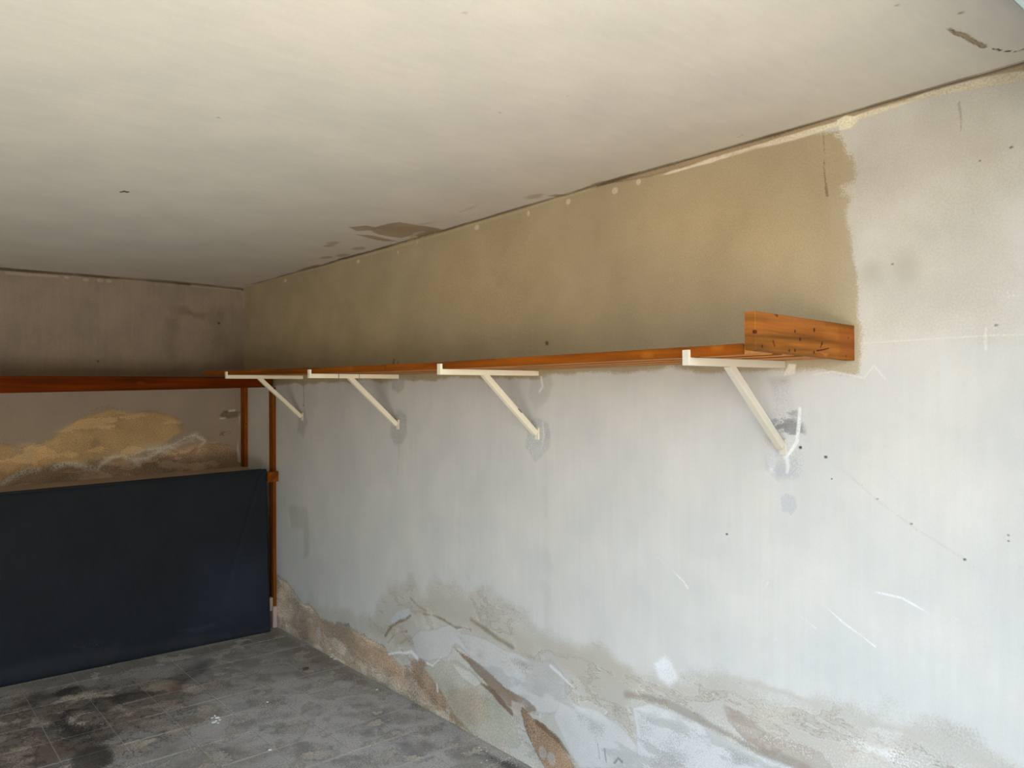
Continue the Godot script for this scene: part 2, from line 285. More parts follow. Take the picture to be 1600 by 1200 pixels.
	cv.put([3.063, 0.294, 2.909, 0.289, 2.826, 0.259, 2.875, 0.233, 2.975, 0.247], {"c": Color(0.83, 0.815, 0.765), "a": 0.8, "s": 0.006, "j": 0.006, "h": 10.0, "r": 12.0})
	# skim coat laid bare, lilac grey
	cv.put([3.410, 0.326, 3.337, 0.386, 3.187, 0.436, 3.066, 0.482, 2.973, 0.460, 2.872, 0.472, 2.757, 0.470, 2.639, 0.461, 2.539, 0.467, 2.444, 0.458, 2.348, 0.483, 2.280, 0.454, 2.266, 0.360, 2.297, 0.293, 2.430, 0.252, 2.580, 0.261, 2.731, 0.303, 2.874, 0.346, 3.025, 0.387, 3.090, 0.302, 3.246, 0.249, 3.363, 0.252], {"c": SKIM, "s": 0.010, "j": 0.010, "g": 0.03, "h": -14.0, "r": 4.0, "e": 0.14, "ew": 0.008})
	cv.put([2.300, 0.349, 2.189, 0.362, 2.084, 0.369, 2.002, 0.341, 1.922, 0.319, 1.876, 0.283, 1.817, 0.239, 2.193, 0.102, 2.265, 0.179, 2.328, 0.262], {"c": Color(0.805, 0.790, 0.755), "s": 0.014, "j": 0.012, "g": 0.04, "h": -12.0, "r": 6.0, "e": 0.10})
	cv.put([1.911, 0.431, 1.838, 0.468, 1.733, 0.472, 1.629, 0.469, 1.516, 0.450, 1.438, 0.447, 1.346, 0.439, 1.217, 0.446, 1.877, 0.193], {"c": Color(0.820, 0.808, 0.778), "s": 0.010, "j": 0.012, "g": 0.05, "h": -14.0, "r": 8.0, "e": 0.14})
	cv.put([3.625, 0.378, 3.546, 0.440, 3.433, 0.480, 3.421, 0.443, 3.509, 0.397, 3.599, 0.357], {"c": Color(0.755, 0.755, 0.74), "s": 0.010, "j": 0.008, "h": 8.0})
	cv.put([2.614, 0.335, 2.579, 0.373, 2.536, 0.374, 2.528, 0.326, 2.571, 0.297, 2.606, 0.304], {"c": Color(0.79, 0.79, 0.775), "s": 0.006, "j": 0.004, "h": 14.0})
	for p in [[3.088, 0.465, 2.648, 0.459, 2.356, 0.476, 2.273, 0.435, 2.282, 0.303, 2.520, 0.262, 2.787, 0.307, 2.984, 0.391], [2.300, 0.349, 2.002, 0.341, 1.847, 0.228, 2.193, 0.076], [1.911, 0.431, 1.629, 0.469, 1.346, 0.439, 1.217, 0.446, 1.878, 0.182]]:
		cv.put(p, {"c": Color(0.72, 0.70, 0.66), "a": 0.7, "s": 0.03, "j": 0.03, "k": 0.24, "kw": 12.0, "h": -10.0})
		cv.put(p, {"c": Color(0.81, 0.805, 0.79), "a": 0.6, "s": 0.03, "j": 0.03, "v": -0.1, "vw": 10.0, "h": 6.0})
		cv.put(p, {"c": Color(0.40, 0.37, 0.33), "a": 0.35, "s": 0.02, "j": 0.03, "m": 9.0, "mo": -5.0, "h": -14.0})
	# tide lines and torn edges
	cv.put([3.680, 0.276, 3.626, 0.333, 3.547, 0.382, 3.471, 0.412, 3.427, 0.442], {"c": BROWN, "a": 0.85, "s": 0.010, "j": 0.008, "g": 0.15, "h": -26.0, "r": 14.0}, 0.016)
	cv.put([3.653, 0.247, 3.587, 0.304, 3.509, 0.339, 3.459, 0.354], {"c": BROWN, "a": 0.8, "s": 0.010, "j": 0.008, "h": -22.0}, 0.010)
	cv.put([3.523, 0.275, 3.459, 0.314, 3.423, 0.296, 3.374, 0.302], {"c": BROWN, "a": 0.7, "s": 0.012, "j": 0.01, "m": 0.7, "h": -18.0}, 0.018)
	cv.put([3.626, 0.319, 3.433, 0.427, 3.373, 0.411, 3.343, 0.368, 3.386, 0.299, 3.574, 0.239], {"c": Color(0.60, 0.535, 0.45), "a": 0.45, "s": 0.02, "j": 0.016, "m": 0.7})
	cv.put([3.301, 0.479, 3.198, 0.491, 3.109, 0.485, 3.024, 0.473, 2.902, 0.489], {"c": Color(0.52, 0.45, 0.36), "a": 0.75, "s": 0.010, "j": 0.008, "h": -20.0, "r": 10.0}, 0.010)
	cv.put([2.901, 0.537, 2.785, 0.516, 2.701, 0.495, 2.595, 0.481], {"c": Color(0.53, 0.46, 0.37), "a": 0.65, "s": 0.014, "j": 0.010, "h": -16.0}, 0.014)
	cv.put([3.420, 0.533, 3.342, 0.506, 3.266, 0.499], {"c": Color(0.53, 0.46, 0.37), "a": 0.5, "s": 0.012, "j": 0.008}, 0.010)
	cv.put([3.004, 0.465, 2.962, 0.481, 2.912, 0.484], {"c": SALT, "a": 0.6, "s": 0.006, "j": 0.008, "h": 10.0}, 0.008)
	cv.put([3.068, 0.376, 3.025, 0.381, 2.933, 0.361, 2.787, 0.322, 2.641, 0.288, 2.495, 0.270, 2.454, 0.255, 2.496, 0.231, 2.624, 0.225, 2.741, 0.254, 2.874, 0.311, 3.005, 0.349], {"c": Color(0.56, 0.46, 0.37), "s": 0.008, "j": 0.012, "g": 0.22, "m": 0.5, "mo": 0.95, "h": -30.0, "r": 30.0, "e": 0.2})
	cv.put([2.826, 0.259, 2.741, 0.248, 2.642, 0.203, 2.607, 0.191], {"c": Color(0.50, 0.405, 0.325), "a": 0.85, "s": 0.008, "j": 0.010, "h": -24.0}, 0.012)
	cv.put([2.606, 0.245, 2.529, 0.243, 2.555, 0.196, 2.598, 0.200], {"c": Color(0.78, 0.72, 0.65), "a": 0.8, "s": 0.010, "j": 0.010, "h": 10.0, "r": 14.0})
	cv.put([2.529, 0.221, 2.447, 0.203, 2.391, 0.189, 2.314, 0.162, 2.240, 0.115, 2.189, 0.065, 2.362, 0.000, 2.432, 0.068, 2.489, 0.130], {"c": Color(0.70, 0.575, 0.45), "s": 0.010, "j": 0.014, "g": 0.18, "h": -18.0, "r": 30.0, "e": 0.25})
	cv.put([2.447, 0.203, 2.391, 0.195, 2.299, 0.167, 2.247, 0.133], {"c": Color(0.45, 0.36, 0.27), "a": 0.6, "s": 0.006, "j": 0.010, "h": -20.0}, 0.006)
	cv.put([2.356, 0.465, 2.310, 0.451, 2.258, 0.429, 2.221, 0.414], {"c": SALT, "a": 0.7, "s": 0.006, "j": 0.008, "h": 12.0}, 0.006)
	cv.put([3.641, 0.188, 3.549, 0.221, 3.473, 0.237, 3.417, 0.258, 3.363, 0.239], {"c": SALT, "s": 0.008, "j": 0.008, "h": 24.0, "r": 14.0}, 0.016)
	cv.put([3.269, 0.237, 3.223, 0.236, 3.178, 0.273, 3.144, 0.301], {"c": SALT, "s": 0.006, "j": 0.006, "h": 20.0, "r": 14.0}, 0.010)
	cv.put([3.549, 0.184, 3.499, 0.163, 3.499, 0.116], {"c": Color(0.80, 0.77, 0.70), "a": 0.9, "s": 0.010, "j": 0.010, "h": 10.0}, 0.024)
	cv.put([3.185, 0.151, 3.179, 0.121], {"c": SALT, "a": 0.8, "s": 0.008, "j": 0.004}, 0.012)
	cv.put([1.936, 0.467, 1.843, 0.485, 1.756, 0.495, 1.661, 0.486, 1.571, 0.475, 1.484, 0.465, 1.394, 0.450, 1.315, 0.458, 1.217, 0.454], {"c": Color(0.60, 0.545, 0.485), "a": 0.85, "s": 0.012, "j": 0.012, "g": 0.14, "m": 0.5, "mo": 0.85, "h": -22.0, "r": 16.0}, 0.022)
	cv.put([1.510, 0.554, 1.451, 0.555, 1.404, 0.537, 1.354, 0.517, 1.292, 0.513, 1.231, 0.526, 1.171, 0.516, 1.140, 0.486, 1.242, 0.449, 1.351, 0.453, 1.443, 0.475, 1.491, 0.505], {"c": Color(0.615, 0.53, 0.46), "a": 0.85, "s": 0.010, "j": 0.014, "m": 0.8, "mo": 0.7, "g": 0.16, "h": -20.0, "r": 22.0, "e": 0.15})
	cv.put([1.521, 0.639, 1.436, 0.659, 1.277, 0.664, 1.158, 0.655, 1.047, 0.655, 0.878, 0.669, 0.793, 0.658, 0.724, 0.651], {"c": Color(0.655, 0.605, 0.55), "a": 0.75, "s": 0.018, "j": 0.018, "m": 1.3, "mo": 0.45, "g": 0.14, "r": 12.0}, 0.022)
	cv.put([1.836, 0.626, 1.759, 0.676, 1.736, 0.661, 1.709, 0.628, 1.692, 0.596, 1.738, 0.557, 1.783, 0.562, 1.806, 0.592], {"c": Color(0.870, 0.865, 0.845), "a": 0.85, "s": 0.006, "j": 0.024, "f": 0.4, "h": 10.0, "r": 5.0})
	cv.put([1.693, 0.592, 1.611, 0.619, 1.630, 0.587, 1.698, 0.572], {"c": Color(0.85, 0.85, 0.83), "a": 0.7, "s": 0.012, "j": 0.01, "m": 0.8})
	cv.put([1.592, 0.516, 1.395, 0.515, 1.220, 0.524, 1.063, 0.514, 1.140, 0.486, 1.350, 0.480], {"c": SALT, "a": 0.6, "s": 0.02, "j": 0.02, "m": 2.0, "mo": 0.1})
	cv.put([1.199, 0.579, 1.081, 0.600, 0.920, 0.618, 0.761, 0.624, 0.955, 0.553], {"c": SALT, "a": 0.6, "s": 0.02, "j": 0.02, "m": 2.2, "mo": 0.0})
	# lumps of mortar and dust along the joint with the floor
	for p in [[[2.653, 0.013], 0.030], [[2.408, 0.087], 0.020], [[2.353, 0.080], 0.022], [[2.449, 0.035], 0.022], [[3.980, 0.043], 0.014], [[3.093, 0.046], 0.016], [[4.423, 0.053], 0.012], [[2.581, 0.171], 0.018], [[4.484, 0.102], 0.04], [[4.279, 0.065], 0.014]]:
		cv.dot(p[0][0], p[0][1], p[1], p[1] * 1.1, {"c": Color(0.75, 0.71, 0.645), "a": 0.85, "s": 0.008, "j": 0.008, "g": 0.12, "h": 26.0, "r": 18.0})
	cv.put([5.150, -0.009, 4.381, -0.003, 3.629, -0.003, 3.093, -0.000, 2.653, -0.001, 2.362, 0.000], {"c": Color(0.74, 0.68, 0.58), "a": 0.8, "s": 0.016, "j": 0.006, "g": 0.15, "r": 24.0}, 0.03)
	for p in [[2.053, 0.226, 2.046, 0.180], [2.090, 0.238, 2.080, 0.180], [2.003, 0.190, 1.984, 0.216, 1.965, 0.209]]:
		cv.put(p, {"c": Color(0.5, 0.46, 0.42), "a": 0.6, "s": 0.004, "j": 0.004, "h": -16.0}, 0.003)
	# cracked paint beside the corner post
	cv.put([5.610, 1.256, 5.561, 1.201, 5.526, 1.142, 5.514, 1.082], {"c": Color(0.82, 0.79, 0.72), "a": 0.8, "s": 0.02, "j": 0.012, "h": 14.0}, 0.02)


func near_wall() -> Canvas:
	var cv := Canvas.new(0.45, 0.0, 2.45, CY, 700.0, 11, PAINT, 0.020, 0.008, 0.007, 1, 12, 0.006, 0.5)
	wall_marks(cv)
	return cv


func far_wall() -> Canvas:
	var cv := Canvas.new(2.45, 0.0, 5.70, CY, 400.0, 11, PAINT, 0.020, 0.008, 0.007, 1, 12, 0.006, 0.5)
	wall_marks(cv)
	return cv


func back_wall() -> Canvas:
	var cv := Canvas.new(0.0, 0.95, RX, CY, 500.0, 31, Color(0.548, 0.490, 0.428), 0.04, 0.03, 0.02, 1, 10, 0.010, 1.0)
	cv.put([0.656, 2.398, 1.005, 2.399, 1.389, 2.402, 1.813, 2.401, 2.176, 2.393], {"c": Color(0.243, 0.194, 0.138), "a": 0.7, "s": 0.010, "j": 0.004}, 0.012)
	cv.put([0.689, 2.377, 0.861, 2.377, 0.969, 2.379], {"c": Color(0.648, 0.599, 0.518), "a": 0.7, "s": 0.010, "j": 0.005}, 0.012)
	cv.put([1.813, 2.392, 1.995, 2.388, 2.166, 2.383, 2.185, 2.346, 2.185, 2.260], {"c": Color(0.632, 0.583, 0.502), "a": 0.6, "s": 0.012, "j": 0.006}, 0.014)
	for p in [[1.020, 2.377], [1.128, 2.372], [1.216, 2.376], [1.270, 2.376]]:
		cv.dot(p[0], p[1], 0.018, 0.010, {"c": Color(0.664, 0.616, 0.535), "a": 0.7, "s": 0.006, "j": 0.006})
	cv.put([1.646, 2.224, 1.768, 2.250, 1.835, 2.209, 1.925, 2.196, 1.893, 2.147, 1.768, 2.168, 1.672, 2.171], {"c": Color(0.405, 0.332, 0.267), "a": 0.6, "s": 0.03, "j": 0.02, "m": 1.2, "g": 0.15, "r": 20.0})
	cv.put([1.995, 2.223, 2.041, 2.212, 2.022, 2.164, 1.985, 2.181], {"c": Color(0.405, 0.332, 0.267), "a": 0.6, "s": 0.02, "j": 0.012, "m": 0.8})
	cv.put([1.902, 2.148, 1.976, 2.128, 1.966, 1.964, 1.929, 1.799, 1.902, 1.938], {"c": Color(0.632, 0.575, 0.502), "a": 0.5, "s": 0.03, "j": 0.03, "m": 0.6})
	cv.put([1.646, 2.134, 1.707, 2.137, 1.697, 1.864, 1.654, 1.863], {"c": Color(0.470, 0.405, 0.332), "a": 0.35, "s": 0.05, "j": 0.03})
	cv.put([1.903, 2.287, 2.018, 2.249, 1.993, 1.800, 1.892, 1.799], {"c": Color(0.486, 0.429, 0.340), "a": 0.3, "s": 0.06, "j": 0.04})
	for p in [[1.203, 1.835], [2.004, 2.130], [1.332, 1.474], [1.969, 1.426], [0.950, 1.495]]:
		cv.dot(p[0], p[1], 0.006, 0.005, {"c": Color(0.227, 0.178, 0.138), "a": 0.7, "s": 0.006, "j": 0.004})
	cv.put([-0.3, 0.9, -0.3, 1.66, 2.3, 1.66, 2.3, 0.9], {"c": Color(0.625, 0.560, 0.490), "a": 0.85, "s": 0.05, "j": 0.02, "g": 0.02})  # whole wall below the rail painted lighter, making up its brightness in colour
	# bare yellow render where the paint has come off
	cv.put([0.461, 1.274, 0.656, 1.299, 0.743, 1.303, 0.784, 1.333, 0.861, 1.334, 0.946, 1.376, 1.019, 1.415, 1.078, 1.455, 1.168, 1.478, 1.222, 1.502, 1.269, 1.505, 1.332, 1.478, 1.395, 1.459, 1.510, 1.465, 1.645, 1.466, 1.705, 1.428, 1.713, 1.383, 1.761, 1.358, 1.739, 1.318, 1.593, 1.235, 1.387, 1.158, 1.041, 1.117, 0.757, 1.037, 0.461, 1.004], {"c": Color(0.726, 0.602, 0.430), "s": 0.010, "j": 0.034, "f": 0.5, "g": 0.08, "h": -20.0, "r": 34.0, "e": 0.22, "ew": 0.010})
	cv.put([0.740, 1.319, 0.861, 1.330, 0.861, 1.232, 0.791, 1.188, 0.723, 1.232], {"c": Color(0.685, 0.591, 0.488), "a": 0.8, "s": 0.02, "j": 0.016, "g": 0.1})
	cv.put([1.307, 1.228, 1.468, 1.277, 1.644, 1.277, 1.635, 1.233, 1.427, 1.191], {"c": Color(0.746, 0.675, 0.571), "a": 0.6, "s": 0.03, "j": 0.02})
	cv.put([1.153, 1.300, 1.191, 1.324, 1.214, 1.280, 1.176, 1.257], {"c": Color(0.581, 0.488, 0.352), "a": 0.6, "s": 0.03, "j": 0.016})
	# damp brown below it
	cv.put([0.461, 0.993, 0.656, 1.077, 0.757, 1.142, 0.861, 1.155, 0.968, 1.156, 1.115, 1.137, 1.229, 1.160, 1.367, 1.194, 1.468, 1.171, 1.593, 1.226, 1.722, 1.264, 1.855, 1.295, 1.973, 1.262, 2.123, 1.245, 2.128, 1.178, 2.161, 1.062, 2.160, 0.919, 0.461, 0.908], {"c": Color(0.626, 0.519, 0.411), "s": 0.014, "j": 0.036, "f": 0.6, "g": 0.16, "h": -12.0, "r": 40.0})
	cv.put([0.461, 1.004, 0.656, 1.069, 0.861, 1.118, 1.153, 1.080, 1.551, 1.068, 2.161, 1.086, 2.160, 0.919, 0.461, 0.908], {"c": Color(0.680, 0.567, 0.447), "a": 0.6, "s": 0.05, "j": 0.02, "g": 0.1})
	cv.put([1.427, 1.121, 1.452, 1.189, 1.347, 1.230, 1.229, 1.202, 1.115, 1.167, 1.387, 1.176], {"c": Color(0.692, 0.596, 0.500), "a": 0.5, "s": 0.03, "j": 0.02})
	var low := [0.461, 0.993, 0.656, 1.077, 0.861, 1.151, 1.229, 1.160, 1.593, 1.226, 1.973, 1.271, 2.123, 1.236, 2.161, 1.062, 2.160, 0.919, 0.461, 0.908]
	cv.put(low, {"c": Color(0.810, 0.692, 0.559), "a": 0.6, "s": 0.03, "j": 0.03, "k": 0.1, "kw": 7.0, "r": 14.0})
	cv.put(low, {"c": Color(0.500, 0.405, 0.316), "a": 0.5, "s": 0.03, "j": 0.03, "v": -0.1, "vw": 12.0, "h": -12.0})
	var upper := [0.461, 1.274, 0.784, 1.325, 1.078, 1.446, 1.269, 1.492, 1.713, 1.410, 1.722, 1.319, 1.387, 1.176, 1.041, 1.138, 0.461, 1.043]
	cv.put(upper, {"c": Color(0.883, 0.736, 0.530), "a": 0.55, "s": 0.03, "j": 0.03, "k": 0.12, "kw": 7.0, "r": 16.0})
	cv.put(upper, {"c": Color(0.662, 0.530, 0.368), "a": 0.5, "s": 0.03, "j": 0.03, "v": 0.0, "vw": 16.0, "h": -14.0})
	cv.put([0.662, 1.057, 0.696, 1.082, 0.730, 1.103, 0.777, 1.128, 0.854, 1.139], {"c": Color(0.829, 0.804, 0.741), "a": 0.8, "s": 0.02, "j": 0.02, "m": 0.8, "mo": 0.7, "r": 18.0}, 0.040)
	for p in [[0.946, 1.145, 1.004, 1.162, 1.063, 1.162, 1.078, 1.144], [1.078, 1.157, 1.145, 1.131, 1.198, 1.119, 1.229, 1.151, 1.292, 1.190, 1.347, 1.200, 1.411, 1.170, 1.452, 1.128], [1.411, 1.166, 1.501, 1.169, 1.585, 1.217, 1.644, 1.246, 1.713, 1.210], [1.644, 1.246, 1.696, 1.266, 1.766, 1.299, 1.837, 1.314, 1.900, 1.270, 1.863, 1.230, 1.850, 1.194], [1.371, 1.177, 1.468, 1.224, 1.593, 1.235]]:
		cv.put(p, {"c": Color(0.860, 0.840, 0.778), "a": 1.0, "s": 0.012, "j": 0.026, "f": 0.7, "m": 0.8, "mo": 0.85, "h": 10.0, "r": 20.0}, 0.026)
	cv.put([1.501, 1.195, 1.601, 1.234, 1.704, 1.274, 1.810, 1.306, 1.864, 1.267, 1.722, 1.228, 1.618, 1.180], {"c": Color(0.829, 0.799, 0.726), "a": 0.6, "s": 0.03, "j": 0.03, "m": 1.0, "mo": 0.5})
	for p in [[2.001, 1.448, 2.039, 1.485, 2.105, 1.493, 2.153, 1.473, 2.134, 1.435, 2.048, 1.423], [1.996, 1.308, 2.020, 1.339, 2.095, 1.346, 2.114, 1.322, 2.038, 1.296]]:
		cv.put(p, {"c": Color(0.43, 0.365, 0.30), "a": 0.75, "s": 0.014, "j": 0.014, "g": 0.2, "h": -18.0, "r": 30.0})
	for p in [[2.077, 1.484, 2.115, 1.488], [2.006, 1.429, 2.048, 1.433], [2.038, 1.315, 2.085, 1.332]]:
		cv.put(p, {"c": Color(0.882, 0.840, 0.756), "a": 0.8, "s": 0.010, "j": 0.010, "h": 14.0}, 0.016)
	cv.put([2.153, 1.435, 2.143, 1.302, 2.137, 1.206, 2.152, 1.110], {"c": Color(0.870, 0.819, 0.726), "a": 0.75, "s": 0.010, "j": 0.012, "h": 14.0}, 0.016)
	return cv


func ceiling_face() -> Canvas:
	var cv := Canvas.new(-0.45, 0.2, RX, 5.70, 300.0, 51, Color(0.850, 0.820, 0.762), 0.016, 0.008, 0.008, 6, 1, 0.003, 0.4)
	var bare := {"c": Color(0.655, 0.575, 0.455), "a": 0.85, "s": 0.010, "j": 0.012, "g": 0.06, "h": -10.0, "e": 0.12}
	cv.put([1.892, 3.315, 1.906, 3.195, 1.919, 3.088, 2.019, 3.089, 2.192, 3.108, 2.201, 3.309, 2.132, 3.322, 2.136, 3.401, 2.062, 3.417, 1.996, 3.408], bare)
	cv.put([1.795, 3.336, 1.842, 3.263, 1.916, 3.259, 1.917, 3.334, 1.865, 3.393], bare)
	cv.put([1.892, 3.469, 1.991, 3.432, 2.159, 3.489, 2.106, 3.530, 1.977, 3.504], bare)
	cv.put([2.190, 4.444, 2.175, 4.082, 2.180, 3.723, 2.191, 3.508, 2.185, 3.405, 2.248, 3.768, 2.255, 4.075], bare)
	cv.put([2.143, 5.590, 2.175, 5.092, 2.147, 4.357, 2.201, 4.466, 2.246, 5.151], bare)
	cv.put([2.138, 2.309, 2.150, 2.261, 2.185, 2.233, 2.177, 2.152, 2.158, 2.047, 2.177, 1.965, 2.174, 1.837, 2.196, 1.982, 2.199, 2.086, 2.202, 2.232, 2.197, 2.302], bare)
	cv.put([1.987, 3.096, 2.076, 2.906, 2.076, 2.807, 2.099, 2.939, 2.050, 3.081], {"c": Color(0.70, 0.64, 0.54), "a": 0.6, "s": 0.02, "j": 0.02, "m": 0.8})
	cv.put([2.022, 2.771, 2.003, 2.593, 2.041, 2.665, 2.038, 2.774], {"c": Color(0.68, 0.62, 0.51), "a": 0.6, "s": 0.015, "j": 0.012, "m": 0.6})
	cv.put([2.176, 3.390, 2.123, 3.249, 2.131, 3.204], {"c": Color(0.80, 0.74, 0.63), "a": 0.9, "s": 0.012, "j": 0.006}, 0.02)
	for p in [[1.919, 3.742], [1.930, 3.824], [2.097, 3.788], [2.081, 4.155], [2.130, 4.037], [2.110, 2.344]]:
		cv.dot(p[0], p[1], 0.03, 0.05, {"c": Color(0.66, 0.59, 0.48), "a": 0.55, "s": 0.02, "j": 0.015})
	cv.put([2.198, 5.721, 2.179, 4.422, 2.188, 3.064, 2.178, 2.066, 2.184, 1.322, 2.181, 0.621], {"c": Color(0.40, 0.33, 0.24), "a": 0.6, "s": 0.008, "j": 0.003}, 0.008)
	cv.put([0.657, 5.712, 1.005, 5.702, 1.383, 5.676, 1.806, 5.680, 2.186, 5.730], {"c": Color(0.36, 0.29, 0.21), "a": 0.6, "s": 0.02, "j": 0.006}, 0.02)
	# a sagging crack at the front
	cv.put([1.840, 0.674, 1.852, 0.672, 1.877, 0.670, 1.896, 0.663, 1.917, 0.658, 1.957, 0.658, 1.981, 0.655, 2.007, 0.651, 2.024, 0.654, 2.021, 0.661, 1.997, 0.664, 1.955, 0.668, 1.922, 0.670, 1.894, 0.676, 1.862, 0.675], {"c": Color(0.655, 0.585, 0.475), "s": 0.003, "j": 0.003, "h": -40.0, "e": 0.35, "ew": 0.004})
	cv.put([1.843, 0.671, 1.885, 0.660, 1.907, 0.654, 1.954, 0.652, 2.006, 0.648, 2.029, 0.650], {"c": Color(0.85, 0.81, 0.73), "a": 0.7, "s": 0.003, "j": 0.002, "h": 20.0}, 0.004)
	cv.put([2.045, 0.646, 2.055, 0.642, 2.069, 0.640], {"c": Color(0.20, 0.16, 0.11), "a": 0.85, "s": 0.002, "j": 0.002, "h": -50.0}, 0.0035)
	cv.put([2.083, 0.632, 2.092, 0.625], {"c": Color(0.16, 0.13, 0.09), "s": 0.002, "j": 0.002, "h": -50.0}, 0.004)
	cv.put([2.104, 0.620, 2.108, 0.610, 2.103, 0.598, 2.103, 0.572], {"c": Color(0.15, 0.12, 0.09), "s": 0.002, "j": 0.001, "h": -60.0}, 0.004)
	cv.put([2.123, 1.398, 2.122, 1.383, 2.112, 1.368], {"c": Color(0.36, 0.31, 0.25), "a": 0.8, "s": 0.003, "j": 0.002, "h": -20.0}, 0.003)
	for p in [[[0.780, 3.313], 0.012], [[0.787, 3.295], 0.012], [[0.799, 3.297], 0.014]]:
		cv.dot(p[0][0], p[0][1], 0.005, 0.012, {"c": Color(0.22, 0.18, 0.14), "a": 0.8, "s": 0.006, "j": 0.006, "h": -20.0})
	for p in [[0.789, 2.250], [1.400, 1.703], [0.974, 1.300], [1.464, 1.491], [1.654, 0.702], [2.058, 1.057], [2.154, 0.711], [1.796, 0.628]]:
		cv.dot(p[0], p[1], 0.004, 0.004, {"c": Color(0.52, 0.45, 0.36), "a": 0.7, "s": 0.006, "j": 0.004})
	return cv


func floor_face() -> Canvas:
	var cv := Canvas.new(-0.2, 1.9, RX, 5.4, 400.0, 71, Color(0.640, 0.612, 0.572), 0.09, 0.20, 0.03, 3, 1, 0.012, 2.2)
	cv.put([1.116, 4.004, 1.757, 4.225, 2.138, 3.889, 2.149, 2.741, 2.127, 2.452, 1.477, 3.019], {"c": Color(0.775, 0.752, 0.722), "a": 0.75, "s": 0.3, "j": 0.15, "g": 0.12})
	cv.put([0.433, 4.702, 0.904, 4.789, 1.429, 4.515, 1.235, 4.101, 0.830, 3.980, 0.657, 3.735, 0.356, 3.857], {"c": Color(0.40, 0.345, 0.285), "a": 0.6, "s": 0.2, "j": 0.10, "g": 0.12})
	cv.put([0.466, 4.052, 0.639, 4.235, 0.702, 4.049, 0.657, 3.735, 0.436, 3.788], {"c": Color(0.47, 0.39, 0.325), "a": 0.7, "s": 0.06, "j": 0.06, "g": 0.12})
	cv.put([0.526, 5.085, 0.762, 5.051, 1.227, 5.053, 1.704, 5.005, 2.124, 5.018, 2.117, 4.878, 1.661, 4.882, 1.181, 4.866, 0.824, 4.859], {"c": Color(0.475, 0.445, 0.39), "a": 0.65, "s": 0.06, "j": 0.03, "g": 0.12})
	cv.put([2.138, 4.968, 2.160, 4.409, 2.150, 3.631, 2.100, 3.821, 2.061, 4.466, 2.064, 4.856], {"c": Color(0.53, 0.49, 0.415), "a": 0.7, "s": 0.05, "j": 0.03, "g": 0.1})
	cv.put([1.897, 4.373, 2.040, 4.334, 2.068, 4.222, 1.993, 4.150, 1.861, 4.160, 1.805, 4.249], {"c": Color(0.54, 0.49, 0.40), "a": 0.6, "s": 0.05, "j": 0.04, "m": 0.9})
	var all := [0.418, 5.156, 2.148, 5.053, 2.209, 4.335, 2.129, 2.415, 0.310, 3.830]
	cv.put(all, {"c": Color(0.40, 0.39, 0.38), "a": 0.5, "s": 0.02, "j": 0.01, "k": 0.24, "kw": 2.6, "g": 0.25})
	cv.put(all, {"c": Color(0.72, 0.69, 0.63), "a": 0.45, "s": 0.02, "j": 0.01, "v": -0.25, "vw": 9.0, "m": 1.5, "mo": 0.3, "g": 0.1, "r": 10.0})
	cv.put(all, {"c": Color(0.30, 0.29, 0.28), "a": 0.5, "s": 0.02, "j": 0.01, "m": 3.0, "mo": -0.9})
	cv.put(all, {"c": Color(0.80, 0.78, 0.73), "a": 0.4, "s": 0.02, "j": 0.01, "v": 0.02, "vw": 30.0, "m": 1.0})
	cv.put(all, {"c": Color(0.74, 0.70, 0.62), "a": 0.6, "s": 0.02, "j": 0.01, "k": 0.40, "kw": 9.0, "g": 0.2, "r": 10.0})
	cv.put([0.409, 5.047, 0.995, 4.770, 1.583, 4.651, 1.305, 3.838, 0.835, 3.653, 0.316, 3.892], {"c": Color(0.62, 0.555, 0.47), "a": 0.45, "s": 0.1, "j": 0.05, "k": 0.16, "kw": 9.0, "g": 0.25, "r": 14.0})
	cv.put([0.409, 5.047, 0.995, 4.770, 1.583, 4.651, 1.305, 3.838, 0.835, 3.653, 0.316, 3.892], {"c": Color(0.20, 0.185, 0.165), "a": 0.6, "s": 0.1, "j": 0.05, "v": -0.12, "vw": 7.0, "g": 0.25})
	for q in 14:
		cv.put([0.2, 2.353 + q * 0.2533 - 0.0004, 1.0, 2.353 + q * 0.2533, 2.189, 2.353 + q * 0.2533], {"c": Color(0.84, 0.80, 0.72), "a": 0.8, "s": 0.010, "j": 0.004, "m": 1.4, "mo": 0.7}, 0.014)
		if q < 9:
			cv.put([RX - q * 0.2533, 2.3, RX - q * 0.2533, 5.3], {"c": Color(0.84, 0.80, 0.72), "a": 0.5, "s": 0.006, "j": 0.004, "m": 1.2, "mo": 0.4}, 0.005)
	var black := {"c": Color(0.17, 0.155, 0.14), "a": 0.85, "s": 0.020, "j": 0.07, "f": 0.5, "g": 0.25, "m": 1.2, "mo": 0.85}
	cv.put([0.757, 4.822, 0.845, 4.877, 0.929, 4.853, 0.927, 4.732, 0.853, 4.679, 0.779, 4.699], black)
	cv.put([0.616, 4.864, 0.769, 4.895, 0.834, 4.742, 0.765, 4.688, 0.657, 4.738], {"c": Color(0.24, 0.215, 0.17), "a": 0.6, "s": 0.06, "j": 0.05})
	cv.put([0.927, 4.591, 1.048, 4.578, 1.205, 4.487, 1.220, 4.426, 1.115, 4.403, 1.004, 4.389, 0.939, 4.362, 0.821, 4.507, 0.764, 4.411, 0.875, 4.481], black)
	cv.put([0.686, 4.286, 0.726, 4.445, 0.806, 4.499, 0.810, 4.321, 0.861, 4.132, 0.917, 4.010, 0.822, 3.944, 0.787, 3.899, 0.740, 4.059, 0.708, 4.175], black)
